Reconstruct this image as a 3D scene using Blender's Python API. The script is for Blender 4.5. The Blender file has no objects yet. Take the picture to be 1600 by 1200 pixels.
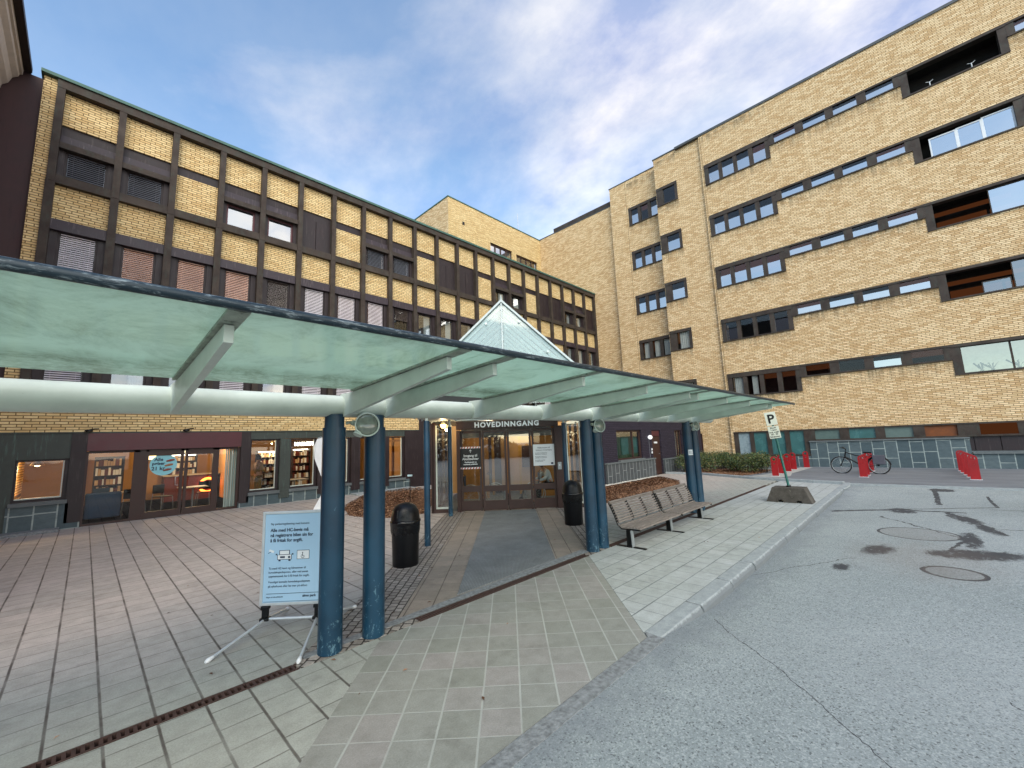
import bpy, math, random
from mathutils import Vector, Matrix
random.seed(7)
sc = bpy.context.scene
COL = sc.collection
R = math.radians
S2 = math.sqrt(2)

# ------------------------------------------------------------------ camera
cam = bpy.data.cameras.new('camera'); camo = bpy.data.objects.new('camera', cam); COL.objects.link(camo)
import_px = 646.0
cam.sensor_width = 36; cam.lens = import_px / 1600 * 36; cam.clip_end = 2000; cam.clip_start = 0.05
def _u(v): return v.normalized()
d1 = _u(Vector((1437 - 800, 666 - 600, import_px)))
d2 = Vector((132 - 800, 717 - 600, import_px)); d2 = _u(d2); d2 = _u(d2 - d1 * d1.dot(d2))
up = d1.cross(d2)
if up.y > 0: up = -up
cx = Vector((d1.x, d2.x, up.x)); cy = -Vector((d1.y, d2.y, up.y)); cz = -Vector((d1.z, d2.z, up.z))
H = 1.85
camo.matrix_world = Matrix(((cx.x, cy.x, cz.x, 0), (cx.y, cy.y, cz.y, 0), (cx.z, cy.z, cz.z, H), (0, 0, 0, 1)))
sc.camera = camo
# ------------------------------------------------------------------ world, sun, exposure
SUN_EL, SUN_AZ = 38.0, 218.0          # azimuth clockwise from +Y
w = bpy.data.worlds.new('World'); sc.world = w; w.use_nodes = True
nt = w.node_tree; nt.nodes.clear()
def _n(t, **k):
    n = nt.nodes.new(t)
    for a, b in k.items(): setattr(n, a, b)
    return n
out = _n('ShaderNodeOutputWorld'); bg = _n('ShaderNodeBackground'); bg.inputs[1].default_value = 0.15
sky = _n('ShaderNodeTexSky', sky_type='NISHITA', sun_disc=False); sky.sun_elevation = R(SUN_EL); sky.sun_rotation = R(SUN_AZ)
sky.air_density = 1.0; sky.dust_density = 1.2; sky.ozone_density = 2.0
tc = _n('ShaderNodeTexCoord')
sep = _n('ShaderNodeSeparateXYZ'); nt.links.new(tc.outputs['Generated'], sep.inputs[0])
# project the view direction onto a flat cloud layer
mz = _n('ShaderNodeMath', operation='MAXIMUM'); nt.links.new(sep.outputs[2], mz.inputs[0]); mz.inputs[1].default_value = 0.0
az = _n('ShaderNodeMath', operation='ADD'); nt.links.new(mz.outputs[0], az.inputs[0]); az.inputs[1].default_value = 0.28
dx = _n('ShaderNodeMath', operation='DIVIDE'); nt.links.new(sep.outputs[0], dx.inputs[0]); nt.links.new(az.outputs[0], dx.inputs[1])
dy = _n('ShaderNodeMath', operation='DIVIDE'); nt.links.new(sep.outputs[1], dy.inputs[0]); nt.links.new(az.outputs[0], dy.inputs[1])
cmb = _n('ShaderNodeCombineXYZ'); nt.links.new(dx.outputs[0], cmb.inputs[0]); nt.links.new(dy.outputs[0], cmb.inputs[1])
mp = _n('ShaderNodeMapping'); nt.links.new(cmb.outputs[0], mp.inputs[0]); mp.inputs['Rotation'].default_value = (0, 0, R(20)); mp.inputs['Scale'].default_value = (1.0, 0.72, 1)
mp.inputs['Location'].default_value = (0.35, 0.15, 0)
no = _n('ShaderNodeTexNoise'); nt.links.new(mp.outputs[0], no.inputs['Vector']); no.inputs['Scale'].default_value = 1.25; no.inputs['Detail'].default_value = 9; no.inputs['Roughness'].default_value = 0.56; no.inputs['Distortion'].default_value = 0.35
# more cloud low and to the right (+X), blue top left
gx = _n('ShaderNodeMath', operation='MULTIPLY_ADD'); nt.links.new(sep.outputs[0], gx.inputs[0]); gx.inputs[1].default_value = 0.30; nt.links.new(no.outputs['Fac'], gx.inputs[2])
gy = _n('ShaderNodeMath', operation='MULTIPLY_ADD'); nt.links.new(sep.outputs[1], gy.inputs[0]); gy.inputs[1].default_value = -0.06; nt.links.new(gx.outputs[0], gy.inputs[2])
gz = _n('ShaderNodeMath', operation='MULTIPLY_ADD'); nt.links.new(mz.outputs[0], gz.inputs[0]); gz.inputs[1].default_value = -0.24; nt.links.new(gy.outputs[0], gz.inputs[2])
cr = _n('ShaderNodeValToRGB'); nt.links.new(gz.outputs[0], cr.inputs[0])
cr.color_ramp.elements[0].position = 0.36; cr.color_ramp.elements[0].color = (0.10, 0.10, 0.10, 1)
cr.color_ramp.elements[1].position = 0.62; cr.color_ramp.elements[1].color = (0.97, 0.97, 0.97, 1)
no2 = _n('ShaderNodeTexNoise'); nt.links.new(mp.outputs[0], no2.inputs['Vector']); no2.inputs['Scale'].default_value = 3.2; no2.inputs['Detail'].default_value = 8; no2.inputs['Roughness'].default_value = 0.6
cc = _n('ShaderNodeValToRGB'); nt.links.new(no2.outputs['Fac'], cc.inputs[0])
cc.color_ramp.elements[0].position = 0.38; cc.color_ramp.elements[0].color = (2.0, 2.35, 3.5, 1)
cc.color_ramp.elements[1].position = 0.60; cc.color_ramp.elements[1].color = (4.75, 4.6, 4.6, 1)
# extra brightness close to the horizon
hz = _n('ShaderNodeMapRange'); nt.links.new(mz.outputs[0], hz.inputs[0]); hz.inputs[1].default_value = 0.62; hz.inputs[2].default_value = 0.25; hz.inputs[3].default_value = 0.85; hz.inputs[4].default_value = 1.5
bh = _n('ShaderNodeMath', operation='ADD'); nt.links.new(sep.outputs[0], bh.inputs[0]); nt.links.new(sep.outputs[1], bh.inputs[1])
bm_ = _n('ShaderNodeMapRange', interpolation_type='SMOOTHSTEP'); nt.links.new(bh.outputs[0], bm_.inputs[0]); bm_.inputs[1].default_value = 0.35; bm_.inputs[2].default_value = -0.9; bm_.inputs[3].default_value = 1.0; bm_.inputs[4].default_value = 2.0  # clouds behind the camera brightened, added to light the scene
hb_ = _n('ShaderNodeMath', operation='MULTIPLY'); nt.links.new(hz.outputs[0], hb_.inputs[0]); nt.links.new(bm_.outputs[0], hb_.inputs[1])
cm = _n('ShaderNodeVectorMath', operation='SCALE'); nt.links.new(cc.outputs[0], cm.inputs[0]); nt.links.new(hb_.outputs[0], cm.inputs['Scale'])
skm = _n('ShaderNodeVectorMath', operation='MULTIPLY'); nt.links.new(sky.outputs[0], skm.inputs[0]); skm.inputs[1].default_value = (0.97, 1.10, 1.08)
wt = _n('ShaderNodeMix', data_type='RGBA'); nt.links.new(bm_.outputs[0], wt.inputs[0]); wt.clamp_factor = False
wf = _n('ShaderNodeMapRange'); nt.links.new(bm_.outputs[0], wf.inputs[0]); wf.inputs[1].default_value = 1.0; wf.inputs[2].default_value = 2.0; nt.links.new(wf.outputs[0], wt.inputs[0])
wt.inputs[6].default_value = (1, 1, 1, 1); wt.inputs[7].default_value = (1.16, 1.04, 0.80, 1)
cw = _n('ShaderNodeVectorMath', operation='MULTIPLY'); nt.links.new(cm.outputs[0], cw.inputs[0]); nt.links.new(wt.outputs[2], cw.inputs[1]); cm = cw
mix = _n('ShaderNodeMix', data_type='RGBA'); nt.links.new(cr.outputs[0], mix.inputs[0]); nt.links.new(skm.outputs[0], mix.inputs[6]); nt.links.new(cm.outputs[0], mix.inputs[7])
nt.links.new(mix.outputs[2], bg.inputs[0]); nt.links.new(bg.outputs[0], out.inputs[0])
sl = bpy.data.lights.new('sun', 'SUN'); sl.energy = 1.15; sl.angle = R(45); sl.color = (1.0, 0.86, 0.68)
slo = bpy.data.objects.new('sun', sl); COL.objects.link(slo)
_sd = Vector((math.sin(R(SUN_AZ)) * math.cos(R(SUN_EL)), math.cos(R(SUN_AZ)) * math.cos(R(SUN_EL)), math.sin(R(SUN_EL))))
slo.rotation_euler = _sd.to_track_quat('Z', 'Y').to_euler()
sc.view_settings.view_transform = 'Standard'; sc.view_settings.look = 'None'; sc.view_settings.gamma = 1; sc.view_settings.exposure = 0.93
sc.cycles.use_denoising = True
sc.cycles.max_bounces = 8; sc.cycles.transparent_max_bounces = 16; sc.cycles.caustics_reflective = False; sc.cycles.caustics_refractive = False
sc.cycles.sample_clamp_indirect = 6

# ------------------------------------------------------------------ helpers
def hexc(h):
    h = h.lstrip('#'); v = [int(h[i:i + 2], 16) / 255 for i in (0, 2, 4)]
    return tuple(((c / 12.92) if c <= 0.04045 else ((c + 0.055) / 1.055) ** 2.4) for c in v) + (1,)
class NG:
    """small node-graph helper for one material"""
    def __init__(s, name):
        s.m = bpy.data.materials.new(name); s.m.use_nodes = True; s.t = s.m.node_tree; s.t.nodes.clear()
        s.out = s.t.nodes.new('ShaderNodeOutputMaterial'); s._p = None
    def node(s, t, **k):
        n = s.t.nodes.new(t)
        for a, b in k.items(): setattr(n, a, b)
        return n
    def set(s, sock, v):
        if isinstance(v, bpy.types.NodeSocket): s.t.links.new(v, sock)
        elif isinstance(v, (int, float)):
            if sock.type in ('RGBA',): sock.default_value = (v, v, v, 1)
            elif sock.type == 'VECTOR': sock.default_value = (v, v, v)
            else: sock.default_value = v
        else:
            if sock.type == 'RGBA' and len(v) == 3: v = tuple(v) + (1,)
            sock.default_value = v
    def ma(s, op, a, b=0.0, c=None, clamp=False):
        n = s.node('ShaderNodeMath', operation=op, use_clamp=clamp); s.set(n.inputs[0], a); s.set(n.inputs[1], b)
        if c is not None: s.set(n.inputs[2], c)
        return n.outputs[0]
    def pos(s):
        if s._p is None:
            g = s.node('ShaderNodeNewGeometry'); x = s.node('ShaderNodeSeparateXYZ'); s.t.links.new(g.outputs['Position'], x.inputs[0])
            s._p = (x.outputs[0], x.outputs[1], x.outputs[2], g.outputs['Position'])
        return s._p
    def vec(s, x, y, z=0.0):
        n = s.node('ShaderNodeCombineXYZ'); s.set(n.inputs[0], x); s.set(n.inputs[1], y); s.set(n.inputs[2], z); return n.outputs[0]
    def scl(s, v, k):
        n = s.node('ShaderNodeVectorMath', operation='MULTIPLY'); s.set(n.inputs[0], v); n.inputs[1].default_value = k; return n.outputs[0]
    def noise(s, v, scale, detail=4, rough=0.5, dist=0.0):
        n = s.node('ShaderNodeTexNoise'); s.set(n.inputs['Vector'], v); n.inputs['Scale'].default_value = scale; n.inputs['Detail'].default_value = detail
        n.inputs['Roughness'].default_value = rough; n.inputs['Distortion'].default_value = dist; return n.outputs['Fac']
    def white(s, v):
        n = s.node('ShaderNodeTexWhiteNoise', noise_dimensions='3D'); s.set(n.inputs['Vector'], v); return n.outputs['Value']
    def vor(s, v, scale, feature='F1'):
        n = s.node('ShaderNodeTexVoronoi', feature=feature); s.set(n.inputs['Vector'], v); n.inputs['Scale'].default_value = scale; return n
    def ramp(s, f, stops, interp='LINEAR'):
        n = s.node('ShaderNodeValToRGB'); s.set(n.inputs[0], f); cr = n.color_ramp; cr.interpolation = interp
        while len(cr.elements) < len(stops): cr.elements.new(0.5)
        for e, (p, c) in zip(cr.elements, stops):
            e.position = p; e.color = c if isinstance(c, tuple) else (c, c, c, 1)
        return n.outputs[0]
    def mix(s, f, a, b, blend='MIX'):
        n = s.node('ShaderNodeMix', data_type='RGBA', blend_type=blend); s.set(n.inputs[0], f); s.set(n.inputs[6], a); s.set(n.inputs[7], b); return n.outputs[2]
    def bump(s, h, strength=0.3, dist=0.01):
        n = s.node('ShaderNodeBump'); s.set(n.inputs['Height'], h); n.inputs['Strength'].default_value = strength; n.inputs['Distance'].default_value = dist; return n.outputs[0]
    def pbsdf(s, color, rough=0.6, metal=0.0, normal=None, spec=None, emis=None, es=0.0, alpha=None):
        n = s.node('ShaderNodeBsdfPrincipled'); s.set(n.inputs['Base Color'], color); s.set(n.inputs['Roughness'], rough); s.set(n.inputs['Metallic'], metal)
        if normal is not None: s.t.links.new(normal, n.inputs['Normal'])
        if spec is not None: n.inputs['Specular IOR Level'].default_value = spec
        if emis is not None: s.set(n.inputs['Emission Color'], emis); n.inputs['Emission Strength'].default_value = es
        s.t.links.new(n.outputs[0], s.out.inputs[0]); return n
    def band(s, x, period, width, phase=0.0):
        """1 on joint lines of the given width repeated every period"""
        a = s.ma('FRACT', s.ma('DIVIDE', s.ma('SUBTRACT', x, phase - 1000 * period), period))
        b = s.ma('ABSOLUTE', s.ma('SUBTRACT', a, 0.5))
        n = s.node('ShaderNodeMapRange'); s.set(n.inputs[0], b); n.inputs[1].default_value = 0.5 - width / period; n.inputs[2].default_value = 0.5 - width / period * 0.45
        return n.outputs[0]
def simple(name, col, rough=0.6, metal=0.0, var=0.25, scale=6.0, spec=None, bump=0.0, bscale=60, streak=None, emis=None, es=0.0):
    g = NG(name); x, y, z, P = g.pos(); c = hexc(col) if isinstance(col, str) else tuple(col) + (1,)
    n1 = g.noise(P, scale, 6, 0.6)
    dark = tuple(v * (1 - var) for v in c[:3]) + (1,); lite = tuple(min(1, v * (1 + var * 0.6)) for v in c[:3]) + (1,)
    cc_ = g.ramp(n1, [(0.3, dark), (0.7, lite)])
    if streak is not None:
        n2 = g.noise(g.scl(P, (9, 9, 0.9)), 2.0, 5, 0.65)
        cc_ = g.mix(g.ramp(n2, [(0.56, 0.0), (0.72, 0.8)]), cc_, hexc(streak))
    nm = g.bump(g.noise(P, bscale, 4, 0.6), bump, 0.01) if bump else None
    rr = g.ramp(n1, [(0.3, max(0, rough - .08)), (0.7, min(1, rough + .08))])
    g.pbsdf(cc_, rr, metal, nm, spec, emis, es); return g.m
def emit(name, col, st):
    g = NG(name); e = g.node('ShaderNodeEmission'); c = hexc(col) if isinstance(col, str) else tuple(col) + (1,)
    e.inputs[0].default_value = c; e.inputs[1].default_value = st; g.t.links.new(e.outputs[0], g.out.inputs[0]); return g.m
def brick_mat(name, axis, c1, c2, mortar, bw=0.262, rh=0.076, ms=0.0115, tint=None, varn=0.17, sooty=True):
    g = NG(name); x, y, z, P = g.pos(); h = y if axis == 'X' else x
    v = g.vec(h, z)
    # jitter the bond so courses do not line up too regularly
    row = g.ma('FLOOR', g.ma('DIVIDE', z, rh)); off = g.ma('ADD', g.ma('MULTIPLY', g.ma('FRACT', g.ma('MULTIPLY', row, 0.5)), bw), g.ma('MULTIPLY', g.white(g.vec(row, 3.0)), 0.05))
    v = g.vec(g.ma('ADD', h, off), z)
    b = g.node('ShaderNodeTexBrick'); g.set(b.inputs['Vector'], v); b.inputs['Scale'].default_value = 1; b.inputs['Mortar Size'].default_value = ms
    b.inputs['Mortar Smooth'].default_value = 0.25; b.inputs['Bias'].default_value = -0.1; b.inputs['Brick Width'].default_value = bw; b.inputs['Row Height'].default_value = rh
    b.inputs['Color1'].default_value = hexc(c1); b.inputs['Color2'].default_value = hexc(c2); b.inputs['Mortar'].default_value = hexc(mortar); b.offset = 0.0
    # browner patches, streaky along the courses
    n1 = g.noise(g.vec(g.ma('MULTIPLY', h, 0.8), g.ma('MULTIPLY', z, 4.0)), 1.6, 7, 0.66)
    col = g.mix(g.ramp(n1, [(0.42, 0.0), (0.72, varn)]), b.outputs['Color'], hexc(tint or '#93784f'))
    n2 = g.noise(g.vec(g.ma('MULTIPLY', h, 6.0), g.ma('MULTIPLY', z, 16.0)), 1.0, 4, 0.7)
    col = g.mix(g.ramp(n2, [(0.35, 0.22), (0.6, 0.0)]), col, hexc(mortar))
    if sooty:
        n3 = g.noise(g.vec(g.ma('MULTIPLY', h, 3.0), g.ma('MULTIPLY', z, 0.45)), 1.1, 6, 0.6)
        col = g.mix(g.ramp(n3, [(0.60, 0.0), (0.80, 0.2)]), col, hexc('#6f6045'))
    if axis == 'X':
        per = 3.28; zz = g.ma('MULTIPLY', g.ma('FRACT', g.ma('DIVIDE', g.ma('SUBTRACT', g.ma('ADD', z, 100 * per), 0.65), per)), per)      # 0 just below a deep sill is per
        strk = g.ramp(g.noise(g.vec(g.ma('MULTIPLY', h, 3.2), g.ma('MULTIPLY', z, 0.35)), 1.6, 7, 0.75), [(0.42, 0.0), (0.60, 1.0)])
        for lvl, y0_, y1_ in ((per - 0.02, 4.05, 7.55), (per - 0.02, 9.3, 13.2), (per - 0.04 + 0.66 - per, -9.0, 4.05)):
            d_ = g.ma('SUBTRACT', lvl, zz)
            f_ = g.ma('MULTIPLY', g.ma('GREATER_THAN', d_, 0.0), g.ramp(d_, [(0.0, 1.0), (0.7, 0.0)])); f_ = g.ma('MULTIPLY', f_, g.ma('MULTIPLY', g.ma('GREATER_THAN', h, y0_), g.ma('LESS_THAN', h, y1_)))
            col = g.mix(g.ma('MULTIPLY', g.ma('MULTIPLY', f_, strk), 0.75), col, hexc('#594f3c'))
    nm = g.bump(g.ma('SUBTRACT', 1.0, b.outputs['Fac']), 0.5, 0.008)
    g.pbsdf(col, 0.82, 0, nm, 0.25); return g.m
org = {}                                        # world origin of every thing
class MB:
    def __init__(s): s.v = []; s.f = []; s.mi = []; s.sm = []
    def add(s, vs, fs, m=0, smooth=False):
        o = len(s.v); s.v += [tuple(v) for v in vs]
        for f in fs: s.f.append(tuple(o + i for i in f)); s.mi.append(m); s.sm.append(smooth)
        return s
    def quad(s, a, b, c, d, m=0): return s.add([a, b, c, d], [(0, 1, 2, 3)], m)
    def box(s, x0, x1, y0, y1, z0, z1, m=0):
        if x0 > x1: x0, x1 = x1, x0
        if y0 > y1: y0, y1 = y1, y0
        if z0 > z1: z0, z1 = z1, z0
        vs = [(x0, y0, z0), (x1, y0, z0), (x1, y1, z0), (x0, y1, z0), (x0, y0, z1), (x1, y0, z1), (x1, y1, z1), (x0, y1, z1)]
        return s.add(vs, [(0, 3, 2, 1), (4, 5, 6, 7), (0, 1, 5, 4), (1, 2, 6, 5), (2, 3, 7, 6), (3, 0, 4, 7)], m)
    def obox(s, o, ax, ay, az_, m=0):
        """box from corner o with edge vectors"""
        o = Vector(o); ax = Vector(ax); ay = Vector(ay); az_ = Vector(az_)
        vs = [o, o + ax, o + ax + ay, o + ay, o + az_, o + ax + az_, o + ax + ay + az_, o + ay + az_]
        return s.add(vs, [(0, 3, 2, 1), (4, 5, 6, 7), (0, 1, 5, 4), (1, 2, 6, 5), (2, 3, 7, 6), (3, 0, 4, 7)], m)
    def cyl(s, p0, p1, r0, r1=None, n=20, m=0, caps=True):
        p0 = Vector(p0); p1 = Vector(p1); r1 = r0 if r1 is None else r1; d = (p1 - p0).normalized()
        a = d.orthogonal().normalized(); b = d.cross(a); vs = []
        for p, r in ((p0, r0), (p1, r1)):
            for i in range(n):
                t = 2 * math.pi * i / n; vs.append(p + a * (r * math.cos(t)) + b * (r * math.sin(t)))
        s.add(vs, [(i, (i + 1) % n, n + (i + 1) % n, n + i) for i in range(n)], m, True)
        if caps: s.add(vs[:n], [tuple(range(n - 1, -1, -1))], m); s.add(vs[n:], [tuple(range(n))], m)
        return s
    def tube(s, pts, r, n=8, m=0):
        pts = [Vector(p) for p in pts]; rings = []; prev = None
        for i, p in enumerate(pts):
            d = (pts[min(i + 1, len(pts) - 1)] - pts[max(i - 1, 0)]).normalized()
            a = d.orthogonal().normalized() if prev is None else (prev - d * prev.dot(d)).normalized()
            prev = a; b = d.cross(a); rr = r[i] if isinstance(r, (list, tuple)) else r
            rings.append([p + a * rr * math.cos(2 * math.pi * k / n) + b * rr * math.sin(2 * math.pi * k / n) for k in range(n)])
        vs = [q for ring in rings for q in ring]
        fs = [(i * n + k, i * n + (k + 1) % n, (i + 1) * n + (k + 1) % n, (i + 1) * n + k) for i in range(len(pts) - 1) for k in range(n)]
        s.add(vs, fs, m, True); s.add(rings[0], [tuple(range(n - 1, -1, -1))], m); s.add(rings[-1], [tuple(range(n))], m); return s
    def lathe(s, c, prof, n=24, axis=(0, 0, 1), m=0):
        c = Vector(c); d = Vector(axis).normalized(); a = d.orthogonal().normalized(); b = d.cross(a); vs = []
        for r, h in prof:
            for i in range(n):
                t = 2 * math.pi * i / n; vs.append(c + d * h + a * (r * math.cos(t)) + b * (r * math.sin(t)))
        fs = [(j * n + i, j * n + (i + 1) % n, (j + 1) * n + (i + 1) % n, (j + 1) * n + i) for j in range(len(prof) - 1) for i in range(n)]
        return s.add(vs, fs, m, True)
    def prism(s, poly, vec, m=0):
        n = len(poly); a = [Vector(p) for p in poly]; vec = Vector(vec); vs = a + [p + vec for p in a]
        s.add(vs, [tuple(range(n - 1, -1, -1)), tuple(range(n, 2 * n))] + [(i, (i + 1) % n, n + (i + 1) % n, n + i) for i in range(n)], m); return s
    def build(s, name, mats, parent=None, bevel=0.0, **tags):
        me = bpy.data.meshes.new(name); o = bpy.data.objects.new(name, me); COL.objects.link(o)
        off = Vector((0, 0, 0))
        if parent is not None: off = org[parent.name]; o.parent = parent; org[o.name] = off
        me.from_pydata([(v[0] - off.x, v[1] - off.y, v[2] - off.z) for v in s.v], [], s.f)
        for mt in (mats if isinstance(mats, (list, tuple)) else [mats]): me.materials.append(mt)
        me.polygons.foreach_set('material_index', s.mi); me.polygons.foreach_set('use_smooth', s.sm); me.update()
        if bevel:
            b = o.modifiers.new('bevel', 'BEVEL'); b.width = bevel; b.segments = 2; b.limit_method = 'ANGLE'; b.angle_limit = R(40)
        for k, v in tags.items(): o[k] = v
        return o
def build_boxes(mb, name, mt, parent):
    """every box of mb becomes a part of its own; name may be a function of the box size"""
    for i in range(0, len(mb.v), 8):
        q = MB(); q.v = mb.v[i:i + 8]; q.f = [(0, 3, 2, 1), (4, 5, 6, 7), (0, 1, 5, 4), (1, 2, 6, 5), (2, 3, 7, 6), (3, 0, 4, 7)]; q.mi = [0] * 6; q.sm = [False] * 6
        ex = [max(v[k] for v in q.v) - min(v[k] for v in q.v) for k in range(3)]
        q.build(name(ex) if callable(name) else name, mt, parent)
def thing(name, loc, label, cat, group=None, kind=None):
    o = bpy.data.objects.new(name, None); COL.objects.link(o); o.location = loc; o.empty_display_size = 0.2
    org[o.name] = Vector(loc); o['label'] = label; o['category'] = cat
    if group: o['group'] = group
    if kind: o['kind'] = kind
    return o
def solo(mb, name, mats, loc, label, cat, group=None, kind=None, bevel=0.0):
    class _P: pass
    me = bpy.data.meshes.new(name); o = bpy.data.objects.new(name, me); COL.objects.link(o); o.location = loc
    me.from_pydata([(v[0] - loc[0], v[1] - loc[1], v[2] - loc[2]) for v in mb.v], [], mb.f)
    for mt in (mats if isinstance(mats, (list, tuple)) else [mats]): me.materials.append(mt)
    me.polygons.foreach_set('material_index', mb.mi); me.polygons.foreach_set('use_smooth', mb.sm); me.update()
    org[o.name] = Vector(loc)
    if label: o['label'] = label
    if cat: o['category'] = cat
    if group: o['group'] = group
    if kind: o['kind'] = kind
    if bevel:
        b = o.modifiers.new('bevel', 'BEVEL'); b.width = bevel; b.segments = 2; b.limit_method = 'ANGLE'; b.angle_limit = R(40)
    return o
def copy_tree(o, loc, label=None, parent=None):
    c = o.copy(); COL.objects.link(c)
    if parent is not None: c.parent = parent
    else:
        c.location = loc
        if label: c['label'] = label
    for ch in list(o.children): copy_tree(ch, None, None, c)
    return c
def text(body, size, mt, parent, O, right, upv, name='lettering', align='CENTER', ext=0.004, bold=0.0, spacing=1.0, xs=1.0, mb=None):
    cu = bpy.data.curves.new('txt', 'FONT'); cu.body = body; cu.size = size; cu.align_x = align; cu.extrude = ext; cu.offset = bold; cu.space_character = spacing
    cu.resolution_u = 3
    t = bpy.data.objects.new('txt', cu); COL.objects.link(t); dg = bpy.context.evaluated_depsgraph_get(); me = t.evaluated_get(dg).to_mesh()
    right = Vector(right).normalized(); upv = Vector(upv).normalized(); nn = right.cross(upv); O = Vector(O)
    vs = [O + right * v.co.x * xs + upv * v.co.y + nn * v.co.z for v in me.vertices]; fs = [tuple(p.vertices) for p in me.polygons]
    t.evaluated_get(dg).to_mesh_clear(); bpy.data.objects.remove(t); bpy.data.curves.remove(cu)
    if mb is not None: mb.add(vs, fs); return None
    return MB().add(vs, fs).build(name, mt, parent)
def uw(u, w_, z=0.0): return Vector(((u + w_) / S2, (u - w_) / S2, z))     # walkway coordinates: along, across to the right
UD = Vector((1 / S2, 1 / S2, 0)); WD = Vector((1 / S2, -1 / S2, 0)); ZD = Vector((0, 0, 1))

# ------------------------------------------------------------------ materials
M = {}
M['brickX'] = brick_mat('yellow_brick_x', 'X', '#f4dab0', '#c9a373', '#876c49')
M['brickY'] = brick_mat('yellow_brick_y', 'Y', '#f6dda8', '#dab880', '#75603f')
M['brickV'] = brick_mat('dark_violet_brick', 'Y', '#352f3c', '#2c2732', '#191720', tint='#3a3038', sooty=False)
def frame_mat():
    g = NG('weathered_bronze'); x, y, z, P = g.pos()
    a = g.ramp(g.noise(P, 2.2, 6, 0.65), [(0.3, hexc('#352d29')), (0.7, hexc('#4d443e'))])
    b = g.mix(g.ramp(g.noise(g.scl(P, (3, 3, 1.2)), 2.6, 6, 0.7), [(0.5, 0.0), (0.75, 0.5)]), a, hexc('#44524b'))
    g.pbsdf(b, 0.55, 0.1, g.bump(g.noise(P, 30, 3), 0.15, 0.01), 0.2); return g.m
M['bronze'] = frame_mat()
M['patina'] = simple('green_patina_coping', '#4a6b62', 0.6, 0.2, 0.3, 3)
M['purple'] = simple('plum_cladding', '#281d20', 0.55, 0.05, 0.3, 3, streak='#453c3c')
M['plum_light'] = simple('plum_sheet', '#352b33', 0.5, 0.05, 0.22, 3, streak='#655a5d')
M['maroon'] = simple('maroon_fascia', '#54282f', 0.45, 0.1, 0.2, 3)
M['brownwood'] = simple('dark_brown_door_frame', '#38221d', 0.5, 0.0, 0.25, 5)
M['greygreen'] = simple('grey_green_cladding', '#3f4642', 0.6, 0.1, 0.25, 3, streak='#567068')
M['darkvoid'] = simple('dark_room', '#15110f', 0.9, var=0.2)
M['soffit'] = simple('dark_soffit', '#241d1d', 0.8)
M['blackmetal'] = simple('black_metal', '#111214', 0.45, 0.3)
M['steel'] = simple('galvanised_steel', '#a9b0b4', 0.4, 0.6, 0.2, 12)
M['alu'] = simple('brushed_aluminium', '#c3c8cc', 0.35, 0.5, 0.1, 10)
def plain_glass(name, tint, refl_min, refl_max, rough=0.02):
    g = NG(name); tr = g.node('ShaderNodeBsdfTransparent'); tr.inputs[0].default_value = tint + (1,)
    gl = g.node('ShaderNodeBsdfGlossy'); gl.inputs[0].default_value = (1, 1, 1, 1); gl.inputs[1].default_value = rough
    lw = g.node('ShaderNodeLayerWeight'); lw.inputs[0].default_value = 0.25
    mr = g.node('ShaderNodeMapRange'); g.t.links.new(lw.outputs['Facing'], mr.inputs[0]); mr.inputs[3].default_value = refl_min; mr.inputs[4].default_value = refl_max
    x, y, z, P = g.pos(); nm = g.bump(g.noise(P, 1.3, 2), 0.05, 0.02); g.t.links.new(nm, gl.inputs['Normal'])
    ms = g.node('ShaderNodeMixShader'); g.t.links.new(mr.outputs[0], ms.inputs[0]); g.t.links.new(tr.outputs[0], ms.inputs[1]); g.t.links.new(gl.outputs[0], ms.inputs[2])
    g.t.links.new(ms.outputs[0], g.out.inputs[0]); return g.m
M['glass'] = plain_glass('clear_window_glass', (0.86, 0.88, 0.86), 0.06, 0.45)
M['glassR'] = plain_glass('reflective_window_glass', (0.5, 0.55, 0.55), 0.42, 0.85)
M['glassL'] = plain_glass('low_reflection_glass', (0.7, 0.72, 0.7), 0.03, 0.25)
M['glassM'] = plain_glass('half_reflective_glass', (0.7, 0.75, 0.75), 0.20, 0.75)
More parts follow.
